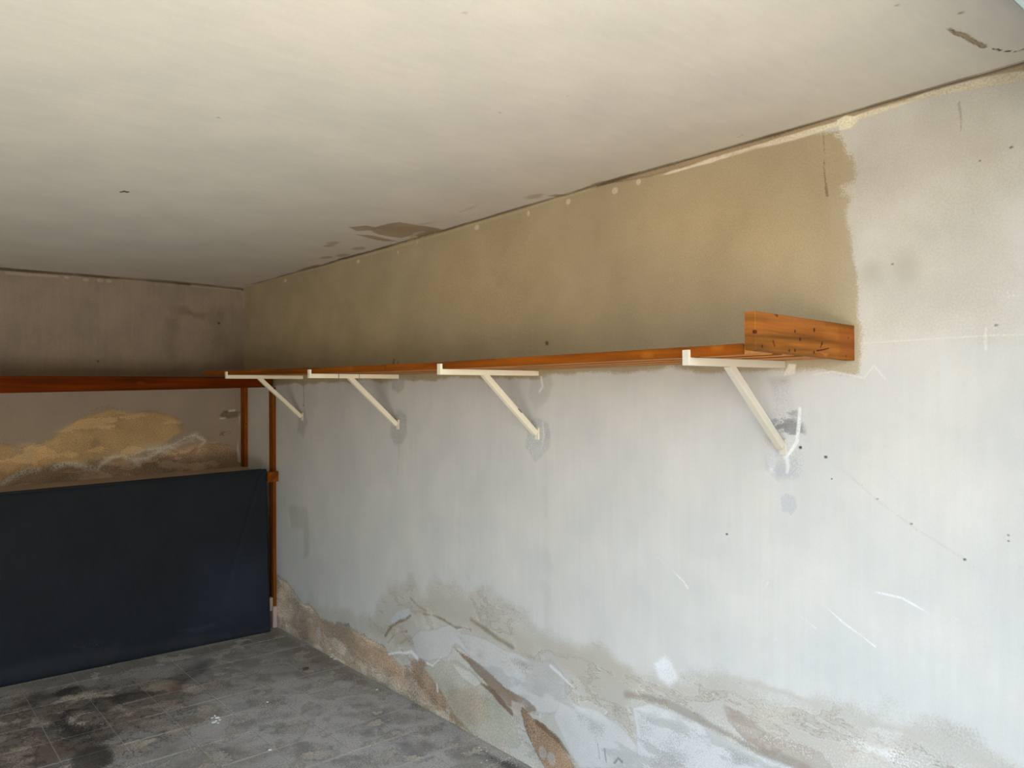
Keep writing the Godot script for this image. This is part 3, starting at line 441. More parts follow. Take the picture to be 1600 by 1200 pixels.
	cv.put([0.693, 3.869, 0.753, 3.921, 0.844, 3.924, 0.836, 3.768, 0.739, 3.663, 0.667, 3.726], {"c": Color(0.24, 0.22, 0.20), "a": 0.7, "s": 0.03, "j": 0.03, "g": 0.15})
	cv.put([1.434, 4.643, 1.547, 4.770, 1.627, 4.759, 1.539, 4.578, 1.423, 4.494, 1.338, 4.443, 1.341, 4.592], {"c": Color(0.24, 0.235, 0.235), "a": 0.7, "s": 0.06, "j": 0.05, "m": 0.8, "mo": 0.8})
	cv.put([1.664, 4.307, 1.790, 4.302, 1.873, 4.229, 1.812, 4.177, 1.680, 4.216], {"c": Color(0.27, 0.255, 0.24), "a": 0.6, "s": 0.05, "j": 0.04, "m": 0.8})
	for p in [[1.186, 4.041, 1.269, 4.009, 1.263, 3.895, 1.194, 3.916], [1.462, 4.009, 1.553, 3.984, 1.546, 3.881, 1.455, 3.887], [1.726, 3.670, 1.805, 3.686, 1.780, 3.601, 1.711, 3.580], [1.857, 3.081, 1.941, 3.051, 1.932, 2.931, 1.840, 2.946], [1.944, 3.674, 2.012, 3.660, 2.037, 3.504, 1.933, 3.551], [2.092, 2.808, 2.126, 2.712, 2.140, 2.551, 2.078, 2.606, 2.058, 2.739], [1.211, 3.562, 1.288, 3.536, 1.309, 3.435, 1.222, 3.471], [1.812, 3.299, 1.899, 3.298, 1.846, 3.178, 1.773, 3.198]]:
		cv.put(p, {"c": Color(0.235, 0.23, 0.23), "a": 0.6, "s": 0.03, "j": 0.08, "f": 0.5, "m": 1.4, "mo": 0.6})
	cv.put([1.277, 4.521, 1.389, 4.498, 1.379, 4.358, 1.272, 4.333, 1.236, 4.436], {"c": Color(0.40, 0.27, 0.20), "a": 0.55, "s": 0.06, "j": 0.05, "m": 0.8})
	for p in [[1.205, 4.127, 1.291, 4.181, 1.349, 4.220, 1.311, 4.142, 1.252, 4.107], [1.050, 4.264, 1.138, 4.250, 1.132, 4.171, 1.053, 4.158], [1.329, 4.019, 1.409, 4.001, 1.393, 3.910, 1.315, 3.868], [0.625, 4.142, 0.705, 4.160, 0.710, 4.068, 0.638, 4.063], [1.474, 3.266, 1.534, 3.263, 1.509, 3.172, 1.456, 3.187], [1.125, 3.555, 1.206, 3.549, 1.190, 3.420, 1.107, 3.416], [1.990, 2.815, 2.084, 2.798, 2.039, 2.602, 1.940, 2.651], [0.807, 4.395, 0.849, 4.378, 0.861, 4.267, 0.815, 4.288]]:
		cv.put(p, {"c": Color(0.56, 0.52, 0.44), "a": 0.75, "s": 0.015, "j": 0.06, "f": 0.6, "m": 1.8, "mo": 0.6, "g": 0.2, "r": 14.0})
	for p in [[0.847, 4.616, 0.961, 4.608, 1.080, 4.609], [0.688, 4.561, 0.775, 4.570, 0.840, 4.577], [0.952, 4.288, 1.009, 4.279], [0.975, 4.393, 1.068, 4.399], [0.834, 4.271, 0.916, 4.258], [0.691, 4.172, 0.740, 4.147], [0.664, 4.401, 0.686, 4.401]]:
		cv.put(p, {"c": Color(0.60, 0.54, 0.45), "a": 0.7, "s": 0.02, "j": 0.02, "m": 1.6, "mo": 0.5, "r": 20.0}, 0.018)
	cv.put([2.104, 2.814, 2.140, 2.766, 2.153, 2.610, 2.153, 2.458, 2.086, 2.488, 2.083, 2.639], black)
	cv.put([2.134, 3.017, 2.117, 2.610, 2.109, 2.432, 2.049, 2.485, 2.069, 2.730], {"c": Color(0.52, 0.46, 0.42), "a": 0.4, "s": 0.06, "j": 0.05, "m": 1.2})
	return cv


func timber_face() -> Canvas:
	var cv := Canvas.new(0.0, 0.0, 2.0, 0.5, 800.0, 91, Color(0.500, 0.262, 0.055), 0.05, 0.03, 0.16, 24, 1, 0.015, 0.8)
	var rng := RandomNumberGenerator.new()
	rng.seed = 5
	for k in 26:
		var u := rng.randf() * 1.96 + 0.02
		var v := rng.randf() * 0.48 + 0.01
		cv.dot(u, v, 0.022, 0.009, {"c": Color(0.66, 0.40, 0.13), "a": 0.55, "s": 0.012, "j": 0.003})
		if k % 5 == 0:
			cv.dot(u, v, 0.006, 0.005, {"c": Color(0.27, 0.11, 0.04), "a": 0.85, "s": 0.005, "j": 0.002, "h": -8.0})
	return cv


func raw_face() -> Canvas:
	var cv := Canvas.new(0.0, 0.0, 2.0, 0.5, 500.0, 95, Color(0.705, 0.470, 0.245), 0.05, 0.03, 0.10, 24, 1, 0.015, 0.8)
	var rng := RandomNumberGenerator.new()
	rng.seed = 9
	for k in 14:
		cv.dot(rng.randf() * 1.96, rng.randf() * 0.48, 0.012, 0.006, {"c": Color(0.45, 0.27, 0.13), "a": 0.7, "s": 0.006, "j": 0.002})
	return cv


# the upright board that closes the near end of the shelf
func end_face() -> Canvas:
	var cv := Canvas.new(1.66, 1.67, 2.20, 1.82, 1300.0, 97, Color(0.548, 0.335, 0.125), 0.06, 0.03, 0.20, 20, 1, 0.012, 1.2)
	cv.put([1.675, 1.751, 1.762, 1.779, 1.919, 1.774, 2.186, 1.747, 2.185, 1.720, 1.925, 1.751, 1.792, 1.761], {"c": Color(0.58, 0.31, 0.13), "a": 0.35, "s": 0.02, "j": 0.01})
	cv.put([1.670, 1.793, 1.793, 1.798, 2.021, 1.789, 2.021, 1.773, 1.823, 1.775], {"c": Color(0.70, 0.43, 0.21), "a": 0.5, "s": 0.02, "j": 0.01})
	for p in [[1.763, 1.799, 1.775, 1.792], [1.755, 1.726, 1.761, 1.715], [2.002, 1.732, 1.992, 1.719]]:
		cv.put(p, {"c": Color(0.30, 0.15, 0.07), "a": 0.8, "s": 0.004, "j": 0.002}, 0.005)
	for p in [[[1.860, 1.756], 1.0], [[1.959, 1.764], 1.4], [[1.885, 1.736], 1.1], [[2.148, 1.750], 1.3], [[1.831, 1.705], 0.9], [[1.859, 1.706], 1.2], [[1.705, 1.711], 1.1], [[1.999, 1.728], 1.2], [[1.957, 1.704], 1.1], [[2.135, 1.698], 1.2], [[1.678, 1.746], 1.2], [[1.831, 1.704], 0.8]]:
		cv.dot(p[0][0], p[0][1], 0.0030 * p[1], 0.0034 * p[1], {"c": Color(0.22, 0.10, 0.05), "a": 0.85, "s": 0.003, "j": 0.001, "h": -20.0})
	cv.put([1.971, 1.708, 2.005, 1.712, 2.037, 1.717], {"c": Color(0.16, 0.08, 0.05), "s": 0.002, "j": 0.0005, "h": -40.0}, 0.0028)
	cv.put([1.995, 1.703, 2.040, 1.703, 2.019, 1.693], {"c": Color(0.74, 0.47, 0.27), "a": 0.7, "s": 0.006, "j": 0.003})
	cv.put([2.093, 1.776, 2.195, 1.781, 2.192, 1.689, 2.098, 1.690], {"c": Color(0.54, 0.29, 0.14), "a": 0.5, "s": 0.02, "j": 0.006})
	return cv


func cloth_face() -> Canvas:
	var cv := Canvas.new(-1.0, 0.0, 2.2, 1.15, 300.0, 99, Color(0.140, 0.147, 0.156), 0.05, 0.04, 0.03, 1, 4, -0.01, 0.5)
	for p in [[1.784, 0.141, 1.850, 0.145, 1.875, 0.106, 1.817, 0.101], [1.528, 0.127, 1.726, 0.136, 1.788, 0.107, 1.606, 0.087], [1.875, 0.081, 2.021, 0.022, 2.110, 0.047, 2.065, -0.000], [1.057, 0.080, 1.161, 0.087, 1.182, 0.067, 1.091, 0.049], [0.860, 0.161, 1.058, 0.162, 1.196, 0.110, 0.957, 0.110]]:
		cv.put(p, {"c": Color(0.32, 0.32, 0.32), "a": 0.65, "s": 0.05, "j": 0.04, "m": 1.2, "mo": 0.4})
	cv.put([0.583, 0.046, 1.231, 0.041, 2.110, 0.004, 2.110, 0.025, 1.231, 0.087, 0.583, 0.105], {"c": Color(0.21, 0.212, 0.212), "a": 0.6, "s": 0.06, "j": 0.03})
	cv.put([1.687, 0.521, 2.112, 0.501, 2.110, 0.025, 1.606, 0.107], {"c": Color(0.195, 0.212, 0.250), "a": 0.65, "s": 0.3, "j": 0.05})  # bluish sheen of stronger light painted into the lower right cloth
	return cv


func paint_all() -> void:
	var jobs := [near_wall, far_wall, back_wall, ceiling_face, floor_face, timber_face, raw_face, end_face, cloth_face]
	var slots := []
	slots.resize(jobs.size())
	var crew := []
	for k in jobs.size():
		var hand := Thread.new()
		hand.start(func() -> void: slots[k] = jobs[k].call())
		crew.append(hand)
	for hand in crew:
		hand.wait_to_finish()
	var names := ["near", "far", "back", "ceiling", "floor", "timber", "raw", "end", "cloth"]
	for k in names.size():
		art[names[k]] = slots[k]


# ---------------------------------------------------------------- helpers
func numbered(called: String) -> String:
	used[called] = used.get(called, 0) + 1
	return called if used[called] == 1 else "%s_%03d" % [called, used[called] - 1]


func tag(o: Node, label: String, category: String, group := "") -> Node:
	o.set_meta("label", label)
	o.set_meta("category", category)
	if group:
		o.set_meta("group", group)
	return o


func thing(called: String, label: String, category: String, at := Vector3.ZERO, group := "") -> Node3D:
	var o := Node3D.new()
	o.name = numbered(called)
	add_child(o, true)
	o.position = at
	tag(o, label, category, group)
	return o


func give(called: String, mesh: Mesh, m: Material, parent: Node = self, at := Vector3.ZERO) -> MeshInstance3D:
	var o := MeshInstance3D.new()
	o.name = numbered(called) if parent == self else called
	o.mesh = mesh
	if m:
		o.material_override = m
	parent.add_child(o, true)
	o.position = at
	return o


func structure(o: Node, label := "") -> Node:
	o.set_meta("kind", "structure")
	if label:
		o.set_meta("label", label)
	return o


func paint(called: String, c: Color, rough: float, metal := 0.0) -> StandardMaterial3D:
	var m := StandardMaterial3D.new()
	m.resource_name = called
	m.albedo_color = c
	m.roughness = rough
	m.metallic = metal
	m.metallic_specular = 0.35
	mats[called] = m
	return m


func printed(called: String, pic: Array, rough: float, relief: float, spec := 0.3) -> StandardMaterial3D:
	var m := paint(called, Color.WHITE, rough)
	m.metallic_specular = spec
	m.albedo_texture = ImageTexture.create_from_image(pic[0])
	if relief > 0.0:
		m.heightmap_enabled = true
		m.heightmap_texture = ImageTexture.create_from_image(pic[1])
		m.heightmap_scale = relief
	return m


# closed or open shells from rings of equal length; faces are turned outwards by the sign of the volume
func loft(rings: Array, uvs: Array, caps := true, smooth := false) -> ArrayMesh:
	var tris := PackedVector3Array()
	var tuv := PackedVector2Array()
	var n: int = rings[0].size()
	for i in rings.size() - 1:
		for k in n:
			var k2 := (k + 1) % n
			var a: Vector3 = rings[i][k]
			var b: Vector3 = rings[i][k2]
			var c: Vector3 = rings[i + 1][k2]
			var d: Vector3 = rings[i + 1][k]
			tris.append_array([a, b, c, a, c, d])
			var ua: Vector2 = uvs[i][k]
			var ub: Vector2 = uvs[i][k + 1]
			var uc: Vector2 = uvs[i + 1][k + 1]
			var ud: Vector2 = uvs[i + 1][k]
			tuv.append_array([ua, ub, uc, ua, uc, ud])
	if caps:
		for e in 2:
			var ring: Array = rings[0] if e == 0 else rings[-1]
			var mid := Vector3.ZERO
			for p in ring:
				mid += p / n
			var ax: Vector3 = (ring[0] - ring[n / 2]).normalized()
			var nrm: Vector3 = (ring[1] - mid).cross(ring[0] - mid).normalized()
			var ay := nrm.cross(ax)
			for k in n:
				var p: Vector3 = ring[k]
				var q: Vector3 = ring[(k + 1) % n]
				tris.append_array([mid, q, p] if e == 0 else [mid, p, q])
				for x in ([mid, q, p] if e == 0 else [mid, p, q]):
					tuv.append(Vector2((x - mid).dot(ax) * 0.5 + 0.37, (x - mid).dot(ay) * 2.0 + 0.41))
	var vol := 0.0
	for i in range(0, tris.size(), 3):
		vol += tris[i].dot(tris[i + 1].cross(tris[i + 2]))
	var st := SurfaceTool.new()
	st.begin(Mesh.PRIMITIVE_TRIANGLES)
	st.set_smooth_group(0 if smooth else -1)
	for i in range(0, tris.size(), 3):
		for k in ([0, 2, 1] if vol > 0.0 else [0, 1, 2]):
			st.set_uv(tuv[i + k])
			st.add_vertex(tris[i + k])
	st.generate_normals()
	return st.commit()


# a timber or tube through the points, of the given sizes (across, upright), with chamfered edges
func bar(pts: Array, sizes: Array, chamfer: float, up := Vector3.UP, off := Vector2.ZERO) -> ArrayMesh:
	var rings := []
	var uvs := []
	var run := 0.0
	var dir: Vector3 = (pts[-1] - pts[0]).normalized()
	var side := up.cross(dir).normalized()
	var top := dir.cross(side).normalized()
	var list := []
	for i in pts.size():
		var s: Vector2 = sizes[mini(i, sizes.size() - 1)]
		if i == 0:
			list.append([pts[i], s - Vector2.ONE * chamfer * 1.4, 0.0])
			list.append([pts[i] + dir * chamfer, s, 0.0])
		elif i == pts.size() - 1:
			list.append([pts[i] - dir * chamfer, s, 0.0])
			list.append([pts[i], s - Vector2.ONE * chamfer * 1.4, 0.0])
		else:
			list.append([pts[i], s, 0.0])
	for e in list:
		var a: float = e[1].x * 0.5
		var b: float = e[1].y * 0.5
		var c := minf(chamfer, minf(a, b) * 0.6)
		var ring := []
		for p in [[a, -b + c], [a, b - c], [a - c, b], [-a + c, b], [-a, b - c], [-a, -b + c], [-a + c, -b], [a - c, -b]]:
			ring.append(e[0] + side * p[0] + top * p[1])
		run = (e[0] - pts[0]).length()
		var row := []
		var around := 0.0
		for k in 9:
			row.append(Vector2(run * 0.5 + off.x, around * 2.0 + off.y))
			around += ring[k % 8].distance_to(ring[(k + 1) % 8])
		rings.append(ring)
		uvs.append(row)
	return loft(rings, uvs)


func slab(lo: Vector3, hi: Vector3) -> BoxMesh:
	var b := BoxMesh.new()
	b.size = hi - lo
	return b


func box(called: String, lo: Vector3, hi: Vector3, m: Material, parent: Node = self) -> MeshInstance3D:
	return give(called, slab(lo, hi), m, parent, (lo + hi) * 0.5)


func quad(st: SurfaceTool, a: Vector3, b: Vector3, c: Vector3, d: Vector3, uv: Array) -> void:
	var p := [a, b, c, d]
	for k in [0, 1, 2, 0, 2, 3]:
		st.set_uv(uv[k])
		st.add_vertex(p[k])


func fresh() -> SurfaceTool:
	var st := SurfaceTool.new()
	st.begin(Mesh.PRIMITIVE_TRIANGLES)
	st.set_smooth_group(-1)
	return st


func finish(parts: Array) -> ArrayMesh:
	var mesh := ArrayMesh.new()
	for p in parts:
		p[0].generate_normals()
		p[0].commit(mesh)
		mesh.surface_set_material(mesh.get_surface_count() - 1, p[1])
	return mesh


# the visible face of a wall as one panel per painted canvas, in front of a thick body
func plate(st: SurfaceTool, cv, o: Vector3, du: Vector3, dv: Vector3, ua: float, va: float, ub: float, vb: float) -> void:
	var f := func(u: float, v: float) -> Vector3: return o + du * u + dv * v
	quad(st, f.call(ua, va), f.call(ua, vb), f.call(ub, vb), f.call(ub, va), [cv.uv(ua, va), cv.uv(ua, vb), cv.uv(ub, vb), cv.uv(ub, va)])


func box_faces(st: SurfaceTool, lo: Vector3, hi: Vector3, skip: String) -> void:
	var z := [Vector2.ZERO, Vector2(0, 1), Vector2.ONE, Vector2(1, 0)]
	var c := func(x: int, y: int, k: int) -> Vector3: return Vector3(hi.x if x else lo.x, hi.y if y else lo.y, hi.z if k else lo.z)
	if skip != "-x": quad(st, c.call(0, 0, 0), c.call(0, 1, 0), c.call(0, 1, 1), c.call(0, 0, 1), z)
	if skip != "+x": quad(st, c.call(1, 0, 1), c.call(1, 1, 1), c.call(1, 1, 0), c.call(1, 0, 0), z)
	if skip != "-y": quad(st, c.call(0, 0, 0), c.call(0, 0, 1), c.call(1, 0, 1), c.call(1, 0, 0), z)
	if skip != "+y": quad(st, c.call(0, 1, 1), c.call(0, 1, 0), c.call(1, 1, 0), c.call(1, 1, 1), z)
	if skip != "-z": quad(st, c.call(1, 0, 0), c.call(1, 1, 0), c.call(0, 1, 0), c.call(0, 0, 0), z)
	if skip != "+z": quad(st, c.call(0, 0, 1), c.call(0, 1, 1), c.call(1, 1, 1), c.call(1, 0, 1), z)


func _ready() -> void:
	light_and_camera()
	paint_all()
	materials()
	shell()
	floor_tiles()
	back_frame()
	dark_panel()
	long_shelf()
	brackets()
	small_things()


func light_and_camera() -> void:
	var cam := Camera3D.new()
	cam.name = "camera"
	cam.fov = 53.0538
	cam.near = 0.02
	cam.far = 200.0
	cam.transform = Transform3D(Basis(Vector3(0.76373714, -0.00779213, 0.64548034), Vector3(-0.00161113, 0.99990102, 0.01397694), Vector3(-0.64552536, -0.01171466, 0.76364899)), Vector3(0, 1.6, 0))
	add_child(cam)
	cam.current = true
	var sky_m := ProceduralSkyMaterial.new()
	sky_m.sky_top_color = Color(0.60, 0.71, 0.84)
	sky_m.sky_horizon_color = Color(0.86, 0.89, 0.92)
	sky_m.ground_horizon_color = Color(0.55, 0.52, 0.48)
	sky_m.ground_bottom_color = Color(0.40, 0.37, 0.33)
	sky_m.sky_energy_multiplier = 1.9
	var sky := Sky.new()
	sky.sky_material = sky_m
	var env := Environment.new()
	env.background_mode = Environment.BG_SKY
	env.sky = sky
	env.tonemap_mode = Environment.TONE_MAPPER_LINEAR
	env.tonemap_exposure = 3.75
	env.sdfgi_enabled = true
	env.ssao_enabled = true
	env.ssil_enabled = true
	var we := WorldEnvironment.new()
	we.name = "world_environment"
	we.environment = env
	add_child(we)
	var sun := DirectionalLight3D.new()
	sun.name = "sun"
	sun.light_color = Color(1.0, 0.945, 0.85)
	sun.light_energy = 3.7
	sun.light_angular_distance = 0.5
	sun.shadow_enabled = true
	add_child(sun)
	sun.look_at_from_position(Vector3.ZERO, Vector3(0.5, -1.5, 0.5), Vector3.UP)


func materials() -> void:
	printed("near", art.near.done(), 0.92, 1.1)
	printed("far", art.far.done(), 0.92, 1.1)
	printed("back", art.back.done(), 0.92, 1.1)
	printed("ceiling", art.ceiling.done(), 0.93, 0.8)
	printed("floor", art.floor.done(), 0.62, 0.45, 0.4)
	printed("timber", art.timber.done(), 0.65, 0.12, 0.2)
	printed("raw", art.raw.done(), 0.75, 0.12)
	printed("end", art.end.done(), 0.70, 0.14, 0.2)
	printed("cloth", art.cloth.done(), 0.80, 0.10, 0.25)
	var dim := printed("old_timber", art.timber.done(), 0.7, 0.12, 0.15)
	dim.albedo_color = Color(0.72, 0.60, 0.40)
	paint("plaster", Color(0.80, 0.785, 0.75), 0.95)
	paint("render", Color(0.72, 0.69, 0.63), 0.95)
	paint("bare", Color(0.50, 0.475, 0.43), 0.95)
	paint("grout", Color(0.62, 0.59, 0.54), 0.95)
	paint("ground", Color(0.70, 0.665, 0.61), 0.95)
	paint("dark_blocker", Color(0.36, 0.36, 0.31), 0.95)  # dark coat of the added wall, keeps light at the horizon low
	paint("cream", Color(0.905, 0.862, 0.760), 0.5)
	paint("dimmed_cream", Color(0.800, 0.765, 0.690), 0.5)
	paint("gap", Color(0.12, 0.10, 0.08), 0.9)
	paint("door_blue", Color(0.62, 0.68, 0.67), 0.5)
	paint("flake", Color(0.90, 0.89, 0.86), 0.9)
	paint("clod", Color(0.33, 0.28, 0.20), 0.95)
	paint("dusty", Color(0.74, 0.66, 0.55), 0.95)
	paint("pink_brick", Color(0.74, 0.63, 0.58), 0.95)
	paint("trim_cloth", Color(0.10, 0.105, 0.115), 0.7)


func shell() -> void:
	var n: Canvas = art.near
	var f: Canvas = art.far
	# right wall: painted face in two panels, plain in front of the camera's reach
	var a := fresh()
	var b := fresh()
	var c := fresh()
	var o := Vector3(RX, 0, 0)
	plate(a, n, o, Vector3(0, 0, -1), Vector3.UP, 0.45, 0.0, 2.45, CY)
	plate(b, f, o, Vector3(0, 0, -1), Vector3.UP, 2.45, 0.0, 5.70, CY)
	plate(c, n, o, Vector3(0, 0, -1), Vector3.UP, 0.3, 0.0, 0.45, CY)
	box_faces(c, Vector3(RX, -0.1, BZ - 0.15), Vector3(RX + 0.15, CY + 0.12, FZ + 0.2), "-x")
	structure(give("wall_right", finish([[a, mats.near], [b, mats.far], [c, mats.plaster]]), null), "whitewashed right wall with old cream paint above the shelf and rising damp at its foot")
	# back wall
	a = fresh()
	c = fresh()
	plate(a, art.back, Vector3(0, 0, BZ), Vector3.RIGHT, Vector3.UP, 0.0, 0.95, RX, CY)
	box_faces(c, Vector3(LX, -0.1, BZ - 0.15), Vector3(RX, CY + 0.12, BZ), "+z")
	var z := [Vector2.ZERO, Vector2(0, 1), Vector2.ONE, Vector2(1, 0)]
	quad(c, Vector3(LX, 0, BZ), Vector3(LX, CY, BZ), Vector3(0, CY, BZ), Vector3(0, 0, BZ), z)
	quad(c, Vector3(0, 0, BZ), Vector3(0, 0.95, BZ), Vector3(RX, 0.95, BZ), Vector3(RX, 0, BZ), z)
	structure(give("wall_back", finish([[a, mats.back], [c, mats.render]]), null), "dim back wall with peeled yellow render and white salt lines")
	# ceiling
	a = fresh()
	c = fresh()
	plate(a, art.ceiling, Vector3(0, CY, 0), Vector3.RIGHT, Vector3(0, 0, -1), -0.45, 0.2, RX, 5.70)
	box_faces(c, Vector3(LX, CY, BZ), Vector3(RX, CY + 0.12, FZ + 0.2), "-y")
	quad(c, Vector3(LX, CY, FZ + 0.2), Vector3(LX, CY, BZ), Vector3(-0.45, CY, BZ), Vector3(-0.45, CY, FZ + 0.2), z)
	
	structure(give("ceiling", finish([[a, mats.ceiling], [c, mats.plaster]]), null), "cream plaster ceiling with a flaking crack near the front")
	structure(box("wall_left", Vector3(LX - 0.15, -0.1, BZ - 0.15), Vector3(LX, CY + 0.12, FZ + 0.2), mats.bare))
	# front wall round the wide open doorway, just ahead of the camera
	var front := thing("wall_front", "front wall round the wide garage doorway", "wall")
	front.remove_meta("category")
	structure(front)
	box("pier", Vector3(LX, -0.1, FZ), Vector3(LX + 0.25, CY, FZ + 0.2), mats.render, front)
	box("pier", Vector3(1.45, -0.1, FZ), Vector3(RX, CY, FZ + 0.2), mats.render, front)
	box("lintel", Vector3(LX + 0.25, 2.31, FZ - 0.337), Vector3(RX, CY, FZ + 0.2), mats.render, front)
	# the pale steel head of the garage door: only its lower inner edge reaches the picture
	var door := thing("door_1", "pale blue green steel head of the garage doorway at the ceiling's front edge", "door")
	door.remove_meta("category")
	structure(door)
	give("head_rail", bar([Vector3(LX + 0.26, 2.27, -0.377), Vector3(RX - 0.004, 2.27, -0.377)], [Vector2(0.08, 0.10)], 0.006), mats.door_blue, door)
	structure(box("ground", Vector3(-16, -0.16, FZ + 0.2), Vector3(14, -0.03, 24), mats.ground), "sunlit forecourt outside the doorway")
	structure(box("wall_blocker", Vector3(-16, -0.03, 14.0), Vector3(14, 4.6, 14.3), mats.dark_blocker), "added dark wall across the forecourt, out of view, blocking low sky light")  # unseen wall added to cut low sky light through the doorway


func floor_tiles() -> void:
	var cv: Canvas = art.floor
	var bed := box("floor", Vector3(LX, -0.12, BZ), Vector3(RX, -0.0012, FZ + 0.2), mats.grout)
	structure(bed, "dirty grey floor of square cement tiles")
	bed.position = Vector3.ZERO
	bed.mesh = null
	var st := fresh()
	box_faces(st, Vector3(LX, -0.12, BZ), Vector3(RX, -0.0012, FZ + 0.2), "")
	bed.mesh = finish([[st, mats.grout]])
	var rng := RandomNumberGenerator.new()
	rng.seed = 3
	var t := 0.2533
	for i in 13:
		for k in 22:
			var x1 := RX - i * t - 0.0012
			var x0 := x1 - t + 0.0024
			var d0 := 0.327 + k * t - 0.2533 * 0.0 + 0.0012
			var d1 := minf(d0 + t - 0.0024, 5.69)
			if d0 > 5.68 or d0 < 0.5:
				continue
			var y := [0.0, 0.0, 0.0, 0.0]
			var e := rng.randf_range(-0.0004, 0.0002)
			for q in 4:
				y[q] = e + rng.randf_range(-0.0003, 0.0002)
			var s := fresh()
			var b := 0.0022
			var p := [Vector3(x0, y[0], -d0), Vector3(x0, y[1], -d1), Vector3(x1, y[2], -d1), Vector3(x1, y[3], -d0)]
			var inner := [p[0] + Vector3(b, 0, -b), p[1] + Vector3(b, 0, b), p[2] + Vector3(-b, 0, b), p[3] + Vector3(-b, 0, -b)]
			var fu := func(v: Vector3) -> Vector2: return cv.uv(v.x, -v.z)
			quad(s, inner[0], inner[1], inner[2], inner[3], inner.map(fu))
			for q in 4:
				var r := (q + 1) % 4
				var low := Vector3(0, -0.001, 0)
				quad(s, p[q] + low, p[r] + low, inner[r], inner[q], [fu.call(p[q]), fu.call(p[r]), fu.call(inner[r]), fu.call(inner[q])])
			give("tile", finish([[s, mats.floor]]), null, bed)


# timber shelving across the back: rail, boards, posts and a lower deck
func back_frame() -> void:
	var t := thing("timber_shelving", "brown stained timber shelving across the back wall, with a long front rail on thin posts", "shelving", Vector3(0.5, 0, -5.4))
	var o := -t.position
	give("front_rail", bar([o + Vector3(SX + 0.02, 1.630, -5.14), o + Vector3(0.589, 1.669, -5.14), o + Vector3(1.63, 1.681, -5.14), o + Vector3(2.166, 1.687, -5.14)], [Vector2(0.04, 0.104), Vector2(0.04, 0.096), Vector2(0.04, 0.080), Vector2(0.04, 0.068)], 0.004, Vector3.UP, Vector2(0.3, 0.1)), mats.old_timber, t)
	for k in 3:
		give("board", bar([o + Vector3(SX + 0.02, 1.685, -5.26 - k * 0.18), o + Vector3(2.155, 1.705, -5.26 - k * 0.18)], [Vector2(0.165, 0.024)], 0.002, Vector3.UP, Vector2(0.2 * k, 0.3 * k)), mats.raw, t)
	give("post", bar([o + Vector3(2.1775, 0.145, -5.155), o + Vector3(2.1775, 1.652, -5.155)], [Vector2(0.070, 0.021)], 0.002, Vector3.RIGHT, Vector2(0.1, 0.6)), mats.timber, t)
	give("post", bar([o + Vector3(2.174, 1.068, -5.660), o + Vector3(2.174, 1.690, -5.660)], [Vector2(0.070, 0.027)], 0.002, Vector3.RIGHT, Vector2(0.7, 0.2)), mats.timber, t)
	for k in 3:
		give("lower_board", bar([o + Vector3(SX + 0.02, 0.999, -5.242 - k * 0.183), o + Vector3(2.160, 1.055, -5.242 - k * 0.183)], [Vector2(0.180, 0.024)], 0.002, Vector3.UP, Vector2(0.3 * k, 0.2 * k)), mats.dusty, t)
	give("lower_rail", bar([o + Vector3(SX + 0.02, 0.965, -5.162), o + Vector3(2.085, 1.020, -5.162)], [Vector2(0.03, 0.07)], 0.003, Vector3.UP, Vector2(0.5, 0.5)), mats.old_timber, t)
	give("bearer", bar([o + Vector3(2.1485, 1.040, -5.075), o + Vector3(2.1485, 1.042, -5.118)], [Vector2(0.077, 0.070)], 0.004, Vector3.UP, Vector2(0.9, 0.7)), mats.timber, t)
	give("cleat", bar([o + Vector3(2.150, 0.115, -5.150), o + Vector3(2.150, 0.205, -5.150)], [Vector2(0.05, 0.030)], 0.003, Vector3.RIGHT, Vector2(0.4, 0.3)), mats.dusty, t)
	var b := thing("brick", "dusty pink brick under the corner post by the dark panel", "brick", Vector3(2.172, 0.0, -5.15))
	give("body", bar([Vector3(0, 0.0, 0), Vector3(0, 0.143, 0)], [Vector2(0.085, 0.030)], 0.004, Vector3.RIGHT), mats.pink_brick, b)


